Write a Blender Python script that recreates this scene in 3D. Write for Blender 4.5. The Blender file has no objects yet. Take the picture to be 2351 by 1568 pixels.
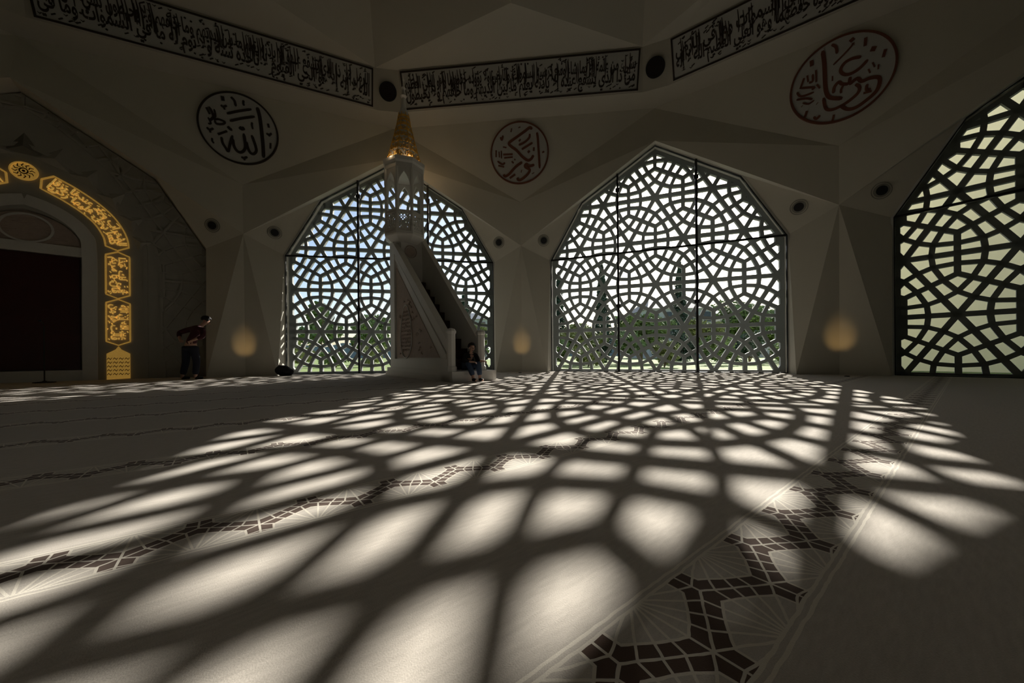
import bpy, bmesh, math, random
from mathutils import Vector, Matrix
random.seed(7)
PI=math.pi; rad=math.radians
sc=bpy.context.scene
COL=sc.collection
# ------------------------------------------------------------------ place: a twelve-sided hall; units are metres
CEN=Vector((-1.5486,-5.2954,0)); RIN=18.874; TH0=rad(20.8889); STEP=rad(30)
CAMH=0.64; FPX=791.2; ROLL=-0.00843; SHY=32.126
GW=3.883; SH=4.40; UX=2.64; UZ=6.53; GZ=8.15           # window outline: half width, shoulder, knee, apex
TT=1.843                                               # star spacing of the lattice
def frame(k,n0=RIN):
    "bay k: x along the wall, y outwards, z up, origin on the wall line"
    a=TH0+k*STEP; n=Vector((math.sin(a),math.cos(a),0)); t=Vector((n.y,-n.x,0)); o=CEN+n*n0
    return Matrix(((t.x,n.x,0,o.x),(t.y,n.y,0,o.y),(0,0,1,o.z),(0,0,0,1)))
def pol(R,k,z):
    a=TH0+k*STEP
    return Vector((CEN.x+R*math.sin(a),CEN.y+R*math.cos(a),z))
# ------------------------------------------------------------------ mesh builder
class MB:
    def __init__(s): s.v=[]; s.f=[]; s.smooth=False; s.mi=[]; s.cur=0
    def add(s,vs,fs):
        b=len(s.v); s.v+= [tuple(v) for v in vs]
        for f in fs: s.f.append(tuple(b+i for i in f)); s.mi.append(s.cur)
    def box(s,a,b):
        x0,y0,z0=a; x1,y1,z1=b
        s.add([(x0,y0,z0),(x1,y0,z0),(x1,y1,z0),(x0,y1,z0),(x0,y0,z1),(x1,y0,z1),(x1,y1,z1),(x0,y1,z1)],
              [(0,3,2,1),(4,5,6,7),(0,1,5,4),(1,2,6,5),(2,3,7,6),(3,0,4,7)])
    def prism(s,poly,y0,y1):
        "poly in x,z; extruded along y"
        n=len(poly)
        s.add([(x,y0,z) for x,z in poly]+[(x,y1,z) for x,z in poly],
              [tuple(range(n)),tuple(range(2*n-1,n-1,-1))]+[(i,n+i,n+(i+1)%n,(i+1)%n) for i in range(n)])
    def bar(s,p,q,w,y0,y1,ext=0.0):
        "flat bar in x,z plane from p to q"
        d=Vector((q[0]-p[0],q[1]-p[1])); L=d.length
        if L<1e-5: return
        d/=L; m=Vector((-d.y,d.x))*w/2; p=Vector(p)-d*ext; q=Vector(q)+d*ext
        s.prism([p-m,q-m,q+m,p+m],y0,y1)
    def stroke(s,pts,w,y0,y1,taper=True):
        "brush stroke in x,z with mitred joints"
        P=[Vector(p) for p in pts]; n=len(P)
        if n<2: return
        L=[];R=[]
        for i in range(n):
            a=P[max(i-1,0)]; b=P[min(i+1,n-1)]; d=(b-a)
            d=d.normalized() if d.length>1e-9 else Vector((1,0)); m=Vector((-d.y,d.x))
            k=w/2*((0.55 if i in(0,n-1) else 1.0) if taper and n>2 else 1.0)
            L.append(P[i]+m*k); R.append(P[i]-m*k)
        vs=[(a.x,y0,a.y) for a in L]+[(a.x,y0,a.y) for a in R]+[(a.x,y1,a.y) for a in L]+[(a.x,y1,a.y) for a in R]
        fs=[]
        for i in range(n-1):
            fs+=[(i,i+1,n+i+1,n+i),(2*n+i,3*n+i,3*n+i+1,2*n+i+1),(i,2*n+i,2*n+i+1,i+1),(n+i,n+i+1,3*n+i+1,3*n+i)]
        fs+=[(0,n,3*n,2*n),(n-1,3*n-1,4*n-1,2*n-1)]
        s.add(vs,fs)
    def tube(s,pts,r,seg=8,caps=True):
        P=[Vector(p) for p in pts]; n=len(P); rs=r if isinstance(r,(list,tuple)) else [r]*n
        b=[]
        for i in range(n):
            d=(P[min(i+1,n-1)]-P[max(i-1,0)]).normalized()
            u=d.orthogonal().normalized() if abs(d.z)<.9 else Vector((1,0,0)); u=(u-d*u.dot(d)).normalized(); w=d.cross(u)
            b+=[P[i]+(u*math.cos(2*PI*j/seg)+w*math.sin(2*PI*j/seg))*rs[i] for j in range(seg)]
        f=[]
        for i in range(n-1):
            for j in range(seg): f.append((i*seg+j,i*seg+(j+1)%seg,(i+1)*seg+(j+1)%seg,(i+1)*seg+j))
        if caps: f+=[tuple(range(seg-1,-1,-1)),tuple(range((n-1)*seg,n*seg))]
        s.add(b,f)
    def lathe(s,prof,seg=24,c=(0,0,0),a0=0.0):
        "prof: (r,z) pairs"
        n=len(prof); v=[]
        for r,z in prof:
            v+=[(c[0]+r*math.cos(a0+2*PI*j/seg),c[1]+r*math.sin(a0+2*PI*j/seg),c[2]+z) for j in range(seg)]
        f=[]
        for i in range(n-1):
            for j in range(seg): f.append((i*seg+j,i*seg+(j+1)%seg,(i+1)*seg+(j+1)%seg,(i+1)*seg+j))
        f+=[tuple(range(seg-1,-1,-1)),tuple(range((n-1)*seg,n*seg))]
        s.add(v,f)
    def ring(s,cx,cz,r0,r1,y0,y1,seg=48):
        "flat annulus in x,z with thickness"
        v=[];f=[]
        for j in range(seg):
            c,sn=math.cos(2*PI*j/seg),math.sin(2*PI*j/seg)
            v+=[(cx+r0*c,y0,cz+r0*sn),(cx+r1*c,y0,cz+r1*sn),(cx+r1*c,y1,cz+r1*sn),(cx+r0*c,y1,cz+r0*sn)]
        for j in range(seg):
            a=4*j;b=4*((j+1)%seg)
            for q in range(4): f.append((a+q,a+(q+1)%4,b+(q+1)%4,b+q))
        s.add(v,f)
    def disc(s,cx,cz,r,y0,y1,seg=32): s.prism([(cx+r*math.cos(2*PI*j/seg),cz+r*math.sin(2*PI*j/seg)) for j in range(seg)],y0,y1)
    def build(s,name,mat,parent=None,M=None,smooth=False,recalc=True):
        me=bpy.data.meshes.new(name); me.from_pydata(s.v,[],s.f)
        if recalc:
            bm=bmesh.new(); bm.from_mesh(me); bmesh.ops.recalc_face_normals(bm,faces=bm.faces); bm.to_mesh(me); bm.free()
        for m in (mat if isinstance(mat,(list,tuple)) else [mat]): me.materials.append(m)
        for p,i in zip(me.polygons,s.mi):
            p.use_smooth=smooth; p.material_index=i
        o=bpy.data.objects.new(name,me); COL.objects.link(o)
        if parent: o.parent=parent
        if M is not None: o.matrix_local=M
        return o
def empty(name,M=None,label=None,cat=None,group=None,kind=None):
    o=bpy.data.objects.new(name,None); COL.objects.link(o); o.empty_display_size=.2
    if M is not None: o.matrix_world=M
    return tag(o,label,cat,group,kind)
def tag(o,label=None,cat=None,group=None,kind=None):
    if label: o['label']=label
    if cat: o['category']=cat
    if group: o['group']=group
    if kind: o['kind']=kind
    return o
def copy_tree(o):
    c=o.copy(); COL.objects.link(c)
    for ch in o.children:
        d=copy_tree(ch); d.parent=c; d.matrix_local=ch.matrix_local.copy()
    return c
# ------------------------------------------------------------------ materials
def mat(name,col,rough=.6,metal=0.0,noise=0.0,nscale=8.0,bump=0.0,bscale=60.0,spec=.5,emit=None):
    m=bpy.data.materials.new(name); m.use_nodes=True; nt=m.node_tree; b=nt.nodes['Principled BSDF']
    b.inputs['Base Color'].default_value=(*col,1); b.inputs['Roughness'].default_value=rough; b.inputs['Metallic'].default_value=metal
    b.inputs['Specular IOR Level'].default_value=spec
    tc=nt.nodes.new('ShaderNodeTexCoord')
    if noise>0:
        n=nt.nodes.new('ShaderNodeTexNoise'); n.inputs['Scale'].default_value=nscale; n.inputs['Detail'].default_value=5
        nt.links.new(tc.outputs['Object'],n.inputs['Vector'])
        r=nt.nodes.new('ShaderNodeMix'); r.data_type='RGBA'
        r.inputs['A'].default_value=(*[max(0,c*(1-noise)) for c in col],1); r.inputs['B'].default_value=(*[min(1,c*(1+noise)) for c in col],1)
        nt.links.new(n.outputs['Fac'],r.inputs['Factor']); nt.links.new(r.outputs['Result'],b.inputs['Base Color'])
    if bump>0:
        n=nt.nodes.new('ShaderNodeTexNoise'); n.inputs['Scale'].default_value=bscale; n.inputs['Detail'].default_value=3
        nt.links.new(tc.outputs['Object'],n.inputs['Vector'])
        u=nt.nodes.new('ShaderNodeBump'); u.inputs['Strength'].default_value=bump; u.inputs['Distance'].default_value=.04 if metal>.9 else .02
        nt.links.new(n.outputs['Fac'],u.inputs['Height']); nt.links.new(u.outputs['Normal'],b.inputs['Normal'])
    if emit:
        b.inputs['Emission Color'].default_value=(*emit[:3],1); b.inputs['Emission Strength'].default_value=emit[3]
    return m
M={}
M['plaster']=mat('cream_plaster',(.62,.59,.51),.75,noise=.03,nscale=1.5,bump=.03,bscale=40,spec=.2)
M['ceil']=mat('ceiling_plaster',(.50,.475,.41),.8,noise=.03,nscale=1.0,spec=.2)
M['stone']=mat('grey_carved_stone',(.40,.385,.34),.7,noise=.08,nscale=3,bump=.06,bscale=30)
M['marble']=mat('white_marble',(.74,.72,.68),.35,noise=.05,nscale=2.5)
M['marble_rose']=mat('rose_marble_relief',(.50,.40,.34),.6,noise=.15,nscale=9,bump=.5,bscale=35)
M['panelgrey']=mat('pale_grey_band_panel',(.50,.50,.48),.6,noise=.03,nscale=2)
M['ink']=mat('dark_brown_lettering',(.035,.022,.015),.6)
M['rust']=mat('reddish_brown_lettering',(.16,.055,.028),.6)
M['lattice']=mat('grey_lattice_stone',(.23,.245,.235),.7,noise=.06,nscale=4)
M['black']=mat('black_metal',(.012,.012,.014),.45)
M['blackmat']=mat('black_fabric',(.010,.010,.012),.9)
M['alu']=mat('pale_aluminium_frame',(.62,.62,.60),.4,metal=.3)
M['gold']=mat('gilded_relief',(1.0,.66,.17),.32,metal=1.0,bump=1.0,bscale=40)
M['doorred']=mat('dark_red_panel',(.060,.010,.008),.4,noise=.3,nscale=2)
M['glow']=mat('emissive_gilding',(1.0,.66,.17),.32,metal=1.0,bump=.6,bscale=40,emit=(1.0,.60,.13,.30))  # emission added to brighten the gold lettering; no lamp behind it
M['glow2']=mat('emissive_gilding_plate',(1.0,.66,.17),.35,metal=1.0,bump=.6,bscale=40,emit=(1.0,.56,.11,.17))  # weaker added emission for outlines, pedestals and medallion
M['goldline']=mat('darkened_gold_line',(.16,.09,.02),.5,metal=.6)
M['brown']=mat('brown_stair_carpet',(.055,.026,.016),.95,bump=.2,bscale=200)
M['grille']=mat('dark_speaker_grille',(.02,.012,.010),.8)
M['lampring']=mat('dull_lamp_ring',(.30,.29,.25),.4,metal=.2)
M['skin']=mat('skin',(.50,.30,.22),.55,noise=.06,nscale=20)
M['hair']=mat('dark_hair',(.012,.009,.008),.7,bump=.4,bscale=120)
M['maroon']=mat('maroon_knit',(.060,.010,.016),.9,bump=.2,bscale=150)
M['navy']=mat('navy_trousers',(.012,.014,.026),.9)
M['jeans']=mat('blue_jeans',(.05,.08,.14),.85,bump=.2,bscale=200)
M['shoe']=mat('black_sock',(.008,.008,.009),.8)
M['plastic']=mat('white_plastic_bag',(.72,.72,.70),.5)
M['grass']=mat('lawn',(.16,.22,.05),.9,noise=.4,nscale=1.5)
M['paving']=mat('pale_paving',(.74,.72,.64),.85,noise=.08,nscale=2)
M['stucco']=mat('olive_cream_stucco',(.90,.85,.58),.85,noise=.04,nscale=1.2)
M['trunk']=mat('bark',(.10,.075,.055),.9,bump=.5,bscale=20)
M['cypress']=mat('cypress_green',(.035,.065,.040),.8,noise=.4,nscale=3)
M['leaf']=mat('leaf_green',(.12,.19,.05),.7,noise=.4,nscale=2)
M['leaf2']=mat('leaf_olive',(.20,.24,.08),.7,noise=.4,nscale=2)
M['wallbldg']=mat('grey_facade',(.42,.43,.44),.8,noise=.05,nscale=.5)
M['wallbldg2']=mat('cream_facade',(.60,.56,.48),.8,noise=.05,nscale=.5)
M['roofslate']=mat('slate_roof',(.12,.14,.17),.7)
M['winglass']=mat('dark_window_glass',(.03,.04,.05),.1)
def glass_mat():
    m=bpy.data.materials.new('clear_window_glass'); m.use_nodes=True; nt=m.node_tree; nt.nodes.clear()
    o=nt.nodes.new('ShaderNodeOutputMaterial'); t=nt.nodes.new('ShaderNodeBsdfTransparent'); g=nt.nodes.new('ShaderNodeBsdfGlossy'); mx=nt.nodes.new('ShaderNodeMixShader'); f=nt.nodes.new('ShaderNodeFresnel')
    t.inputs['Color'].default_value=(.96,.975,.97,1); g.inputs['Roughness'].default_value=.02; f.inputs['IOR'].default_value=1.18
    nt.links.new(f.outputs['Fac'],mx.inputs['Fac']); nt.links.new(t.outputs['BSDF'],mx.inputs[1]); nt.links.new(g.outputs['BSDF'],mx.inputs[2]); nt.links.new(mx.outputs['Shader'],o.inputs['Surface'])
    return m
M['glass']=glass_mat()
# carpet: beige pile with narrow woven bands parallel to the mihrab wall
def carpet_mat():
    m=bpy.data.materials.new('beige_prayer_carpet'); m.use_nodes=True; nt=m.node_tree; N=nt.nodes; L=nt.links; b=N['Principled BSDF']
    b.inputs['Roughness'].default_value=.95; b.inputs['Specular IOR Level'].default_value=.1
    b.inputs['Sheen Weight'].default_value=.15; b.inputs['Sheen Roughness'].default_value=.5
    tc=N.new('ShaderNodeTexCoord')
    def math_(op,a,bb=None,c=None):
        n=N.new('ShaderNodeMath'); n.operation=op
        for i,x in enumerate((a,bb,c)):
            if x is None: continue
            if isinstance(x,(int,float)): n.inputs[i].default_value=x
            else: L.new(x,n.inputs[i])
        return n.outputs[0]
    sep=N.new('ShaderNodeSeparateXYZ'); L.new(tc.outputs['Object'],sep.inputs[0])   # object axes = mihrab bay frame: x along the rows, y outwards
    x=sep.outputs['X']; d=math_('MULTIPLY',sep.outputs['Y'],-1.0)
    # wobble so woven lines are not ruler straight
    nz=N.new('ShaderNodeTexNoise'); nz.inputs['Scale'].default_value=14; L.new(tc.outputs['Object'],nz.inputs['Vector'])
    wob=math_('MULTIPLY',math_('SUBTRACT',nz.outputs['Fac'],.5),.012)
    d2=math_('ADD',d,wob)
    d2=math_('SUBTRACT',d2,math_('MULTIPLY',math_('SUBTRACT',x,5.2),.035))      # the rows run slightly out of true with the wall
    per=1.31; LL=.36
    q=math_('SUBTRACT',math_('FLOORED_MODULO',math_('ADD',math_('SUBTRACT',d2,15.38),per/2),per),per/2)   # signed distance across band
    aq=math_('ABSOLUTE',q)
    inb=math_('LESS_THAN',aq,.152)
    e1=math_('LESS_THAN',math_('ABSOLUTE',math_('SUBTRACT',aq,.147)),.0042)
    e2=math_('LESS_THAN',math_('ABSOLUTE',math_('SUBTRACT',aq,.128)),.0042)
    edge=math_('MAXIMUM',e1,e2)
    inn=math_('LESS_THAN',aq,.126)
    # webs centred alternately on either edge of the band; the ribbon where neighbouring webs meet is brown
    u=math_('ABSOLUTE',math_('SUBTRACT',math_('FLOORED_MODULO',math_('ADD',math_('SUBTRACT',x,5.52),LL/2),LL),LL/2))
    def hyp(a,b): return math_('SQRT',math_('ADD',math_('MULTIPLY',a,a),math_('MULTIPLY',b,b)))
    qb=math_('SUBTRACT',q,.15); qa=math_('ADD',q,.15)
    rB=hyp(u,qb); rB2=hyp(math_('SUBTRACT',LL,u),qb); ua=math_('SUBTRACT',u,LL/2); rA=hyp(ua,qa); rA2=hyp(math_('ADD',u,LL/2),qa)
    nb=math_('LESS_THAN',rB,rA)
    def sel(f,a,c): return math_('ADD',math_('MULTIPLY',f,a),math_('MULTIPLY',math_('SUBTRACT',1.0,f),c))
    r1=math_('MINIMUM',rA,rB); r2=sel(nb,math_('MINIMUM',rA,rB2),math_('MINIMUM',rB,rA2))
    mm=math_('MULTIPLY',math_('SUBTRACT',r2,r1),.5)
    th=sel(nb,math_('ARCTAN2',qb,u),math_('ARCTAN2',qa,ua))
    sec=rad(17)
    td=math_('MULTIPLY',math_('ABSOLUTE',math_('SUBTRACT',math_('FLOORED_MODULO',math_('ADD',th,sec*.2),sec),sec/2)),r1)
    n1=math_('LESS_THAN',td,.0034)
    n2=math_('MAXIMUM',math_('LESS_THAN',mm,.0034),math_('LESS_THAN',math_('ABSOLUTE',math_('SUBTRACT',mm,.040)),.0036))
    net=math_('MULTIPLY',math_('MAXIMUM',n1,n2),inn)
    line=math_('MINIMUM',math_('ADD',net,math_('MULTIPLY',edge,inb)),1.0)
    brown=math_('MULTIPLY',math_('MULTIPLY',math_('LESS_THAN',mm,.040),inn),math_('SUBTRACT',1.0,line))
    # pile colour
    n3=N.new('ShaderNodeTexNoise'); n3.inputs['Scale'].default_value=260; n3.inputs['Detail'].default_value=2; L.new(tc.outputs['Object'],n3.inputs['Vector'])
    n4=N.new('ShaderNodeTexNoise'); n4.inputs['Scale'].default_value=.8; n4.inputs['Detail'].default_value=4; L.new(tc.outputs['Object'],n4.inputs['Vector'])
    mp=N.new('ShaderNodeMapping'); mp.inputs['Scale'].default_value=(14,70,1); mp.inputs['Rotation'].default_value=(0,0,rad(35)); L.new(tc.outputs['Object'],mp.inputs['Vector'])
    n5=N.new('ShaderNodeTexNoise'); n5.inputs['Scale'].default_value=1.0; n5.inputs['Detail'].default_value=3; L.new(mp.outputs[0],n5.inputs['Vector'])
    def mixc(f,a,c):
        n=N.new('ShaderNodeMix'); n.data_type='RGBA'
        if isinstance(f,(int,float)): n.inputs['Factor'].default_value=f
        else: L.new(f,n.inputs['Factor'])
        for nm,v in (('A',a),('B',c)):
            if isinstance(v,tuple): n.inputs[nm].default_value=(*v,1)
            else: L.new(v,n.inputs[nm])
        return n.outputs['Result']
    grain=math_('ADD',math_('MULTIPLY',n3.outputs['Fac'],.45),math_('MULTIPLY',n5.outputs['Fac'],.55))
    base=mixc(grain,(.37,.335,.295),(.78,.715,.635))
    base=mixc(math_('MULTIPLY',n4.outputs['Fac'],.25),base,(.50,.43,.36))
    c=mixc(brown,base,(.10,.060,.042))
    c=mixc(line,c,(.78,.72,.62))
    L.new(c,b.inputs['Base Color'])
    bp=N.new('ShaderNodeBump'); bp.inputs['Strength'].default_value=.35; bp.inputs['Distance'].default_value=.004
    hsum=math_('ADD',grain,math_('MULTIPLY',line,.7)); L.new(hsum,bp.inputs['Height']); L.new(bp.outputs['Normal'],b.inputs['Normal'])
    return m
M['carpet']=carpet_mat()
SUNE=9.5; SKYE=.18; UPE=22; EXPO=0.05; SPE=2.0
# ------------------------------------------------------------------ floor and ground
C15=math.cos(PI/12); S15=math.sin(PI/12)
FM=frame(-2)
FMi=FM.inverted()
mb=MB()
ring=[FMi@pol((RIN+.80)/C15,k+.5,0) for k in range(12)]
mb.add([(p.x,p.y,0) for p in ring]+[(p.x,p.y,-.12) for p in ring],[tuple(range(12)),tuple(range(23,11,-1))]+[(i,(i+1)%12,12+(i+1)%12,12+i) for i in range(12)])
tag(mb.build('floor',M['carpet'],None,FM),kind='structure')
mb=MB(); mb.add([(-160,-60,-.13),(160,-60,-.13),(160,220,-.13),(-160,220,-.13)],[(0,1,2,3)])
tag(mb.build('ground',M['grass'],None,Matrix.Identity(4)),kind='structure')
mb=MB()
r0=[pol((RIN+.80)/C15,k+.5,-.125) for k in range(-3,3)]; r1=[pol((RIN+4.2)/C15,k+.5,-.125) for k in range(-3,3)]
mb.add(r0+r1+[p+Vector((0,0,.03)) for p in r0+r1],[(12+i,12+i+1,18+i+1,18+i) for i in range(5)]+[(6+i,6+i+1,18+i+1,18+i) for i in range(5)])
tag(mb.build('path',M['paving']),kind='structure')
# ------------------------------------------------------------------ bay walls (folded plaster) : columns, gables, roundel triangles
def P3(R,half,z):   # bay-local point at azimuth half*15deg
    return Vector((R*math.sin(half*PI/12),R*math.cos(half*PI/12)-RIN,z))
A=Vector((0,-.2,8.17)); Ck=Vector((0,19.0-RIN,9.53))
def side(sg):
    return dict(P=P3(18.85,sg,4.92),Q=P3(18.8,sg,6.60),O=P3(18.98,sg,0),E=Vector((sg*3.88,-.55,0)),J=Vector((sg*GW,0,0)),S=Vector((sg*GW,0,SH)),U=Vector((sg*UX,0,UZ)))
G=Vector((0,0,GZ))
OUT=[(-GW,0),(GW,0),(GW,SH),(UX,UZ),(0,GZ),(-UX,UZ),(-GW,SH)]
BACKWIN=(4,)
def bay_wall(k,name,depth):
    mb=MB()
    for sg in (-1,1):
        d=side(sg)
        for t in (('J','E','S'),('E','P','S'),('E','O','P'),('S','P','U')): mb.add([d[c] for c in t],[(0,1,2)])
        mb.add([d['P'],A,d['U']],[(0,1,2)]); mb.add([A,G,d['U']],[(0,1,2)])
        mb.add([A,d['P'],d['Q']],[(0,1,2)]); mb.add([A,d['Q'],Ck],[(0,1,2)])
    # roundel triangle over the column on the right of this bay
    M1=frame(k).inverted()@frame(k+1); C2=M1@Ck
    mb.add([P3(18.8,1,6.60),Ck,C2],[(0,1,2)])
    # reveal around the opening
    o=OUT; n=len(o)
    mb.add([(x,0,z) for x,z in o]+[(x,depth,z) for x,z in o],[(i,i+1,n+i+1,n+i) for i in range(1,n-1)]+[(n-1,0,n,2*n-1)])
    return tag(mb.build(name,M['plaster'],None,frame(k),recalc=False),kind='structure')
WM=bay_wall(-2,'wall_mihrab',.80); bay_wall(-1,'wall_left',.72); bay_wall(0,'wall_middle',.72); bay_wall(1,'wall_right',.72)
mb=MB(); mb.add([(x,.80,z) for x,z in OUT],[tuple(range(7))]); mb.build('panel',M['plaster'],WM,Matrix.Identity(4))
for k,nm in zip(range(2,10),('wall_east','wall_southeast','wall_south','wall_back','wall_rear','wall_southwest','wall_west','wall_far')):
    w=bay_wall(k,nm,.1)
    if k in BACKWIN: continue
    mb=MB(); mb.add([(x,.1,z) for x,z in OUT],[tuple(range(7))])
    w2=mb.build('panel',M['plaster'],w,Matrix.Identity(4))
# ------------------------------------------------------------------ ceiling: soffit, ring, faceted dome
RB,ZB,RT,ZT,CH=18.3,9.65,17.85,10.84,.41
def ringpts(R,z,c):
    pts=[]
    for k in range(12):
        L=R*S15; m=frame(k+.5,0)
        n=R*C15
        pts+= [m@Vector((-L+c,n,z)),m@Vector((L-c,n,z))]
    return pts
cp=[pol(19.0,k,9.53) for k in range(12)]
rb=ringpts(RB,ZB,CH); rt=ringpts(RT,ZT,CH)
mb=MB()
v=cp+rb+rt; f=[]
for k in range(12):
    k2=(k+1)%12
    a,b=12+2*k,12+2*k+1; c=12+(2*k+2)%24
    f.append((k,k2,b,a)); f.append((k2,c,b))
    f.append((a,b,b+24,a+24)); f.append((b,c,12+24+(2*k+2)%24,b+24))
vt=[pol(17.85,k,ZT+.005) for k in range(12)]; 
w1=[pol(15.6,k+.5,11.1) for k in range(12)]; x1=[pol(13.6,k,15.2) for k in range(12)]; w2=[pol(7.5,k+.5,17.6) for k in range(12)]
top=[pol(0,0,19.4)]
o1=len(v); v=v+w1+x1+w2+top
for k in range(12):
    a,b=36+2*k,36+2*k+1; c=36+(2*k+2)%24
    f.append((a,b,o1+k)); f.append((b,c,o1+(k+1)%12)); f.append((b,o1+(k+1)%12,o1+12+(k+1)%12)); f.append((b,o1+12+(k+1)%12,o1+k))
    f.append((o1+12+k,o1+k,o1+24+k)); f.append((o1+k,o1+12+(k+1)%12,o1+24+k))
    f.append((o1+24+k,o1+12+(k+1)%12,o1+24+(k+1)%12)); f.append((o1+24+k,o1+24+(k+1)%12,o1+36))
mb.add(v,f)
tag(mb.build('ceiling',M['ceil'],recalc=False),kind='structure')
# ------------------------------------------------------------------ Arabic shaping (joined letter forms)
FORMS={}
def _f(ch,base,n): FORMS[ch]=(base,n)
for ch,b,n in (('ا',0xFE8D,2),('ب',0xFE8F,4),('ة',0xFE93,2),('ت',0xFE95,4),('ث',0xFE99,4),('ج',0xFE9D,4),('ح',0xFEA1,4),('خ',0xFEA5,4),('د',0xFEA9,2),('ذ',0xFEAB,2),('ر',0xFEAD,2),('ز',0xFEAF,2),('س',0xFEB1,4),('ش',0xFEB5,4),('ص',0xFEB9,4),('ض',0xFEBD,4),('ط',0xFEC1,4),('ظ',0xFEC5,4),('ع',0xFEC9,4),('غ',0xFECD,4),('ف',0xFED1,4),('ق',0xFED5,4),('ك',0xFED9,4),('ل',0xFEDD,4),('م',0xFEE1,4),('ن',0xFEE5,4),('ه',0xFEE9,4),('و',0xFEED,2),('ى',0xFEEF,2),('ي',0xFEF1,4),('أ',0xFE83,2),('إ',0xFE87,2),('ئ',0xFE89,4),('ؤ',0xFE85,2)): _f(ch,b,n)
def shape(s):
    s=s.replace('لا','\uFEFB'); out=[]
    def joins_next(c): return c in FORMS and FORMS[c][1]==4
    def joinable(c): return c in FORMS or c=='\uFEFB'
    for i,c in enumerate(s):
        pv=i>0 and joins_next(s[i-1]) and joinable(c); nx=i+1<len(s) and joins_next(c) and joinable(s[i+1])
        if c=='\uFEFB': out.append('\uFEFC' if pv else c)
        elif c in FORMS:
            b,n=FORMS[c]
            out.append(chr(b+((3 if pv else 2) if nx else (1 if pv else 0))))
        else: out.append(c)
    return ''.join(reversed(out))
def text_tris(s,res=2,bold=.012):
    "filled outline of a line of text: (verts2d, faces), normalised to 0..1 in x and y"
    c=bpy.data.curves.new('t','FONT'); c.body=shape(s); c.resolution_u=res; c.offset=bold
    o=bpy.data.objects.new('t',c); COL.objects.link(o); bpy.context.view_layer.update()
    me=bpy.data.meshes.new_from_object(o.evaluated_get(bpy.context.evaluated_depsgraph_get()))
    vs=[(v.co.x,v.co.y) for v in me.vertices]; fs=[tuple(p.vertices) for p in me.polygons]
    bpy.data.objects.remove(o); bpy.data.curves.remove(c); bpy.data.meshes.remove(me)
    x0=min(v[0] for v in vs);x1=max(v[0] for v in vs);y0=min(v[1] for v in vs);y1=max(v[1] for v in vs)
    return [((x-x0)/(x1-x0),(y-y0)/(y1-y0)) for x,y in vs],fs
def put_text(mb,s,fn,bold=.012,th=.012):
    vs,fs=text_tris(s,bold=bold)
    n=len(vs)
    top=[fn(x,y,th) for x,y in vs]
    mb.add(top,fs)
    # thin edge walls give the letters thickness
    cnt={}
    for f_ in fs:
        for i in range(len(f_)):
            e=(f_[i],f_[(i+1)%len(f_)]); cnt[tuple(sorted(e))]=cnt.get(tuple(sorted(e)),0)+1
    bot=[fn(x,y,0) for x,y in vs]
    b=len(mb.v); mb.v+= [tuple(p) for p in bot]
    for e,c in cnt.items():
        if c==1: mb.f.append((b-n+e[0],b-n+e[1],b+e[1],b+e[0])); mb.mi.append(mb.cur)
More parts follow.
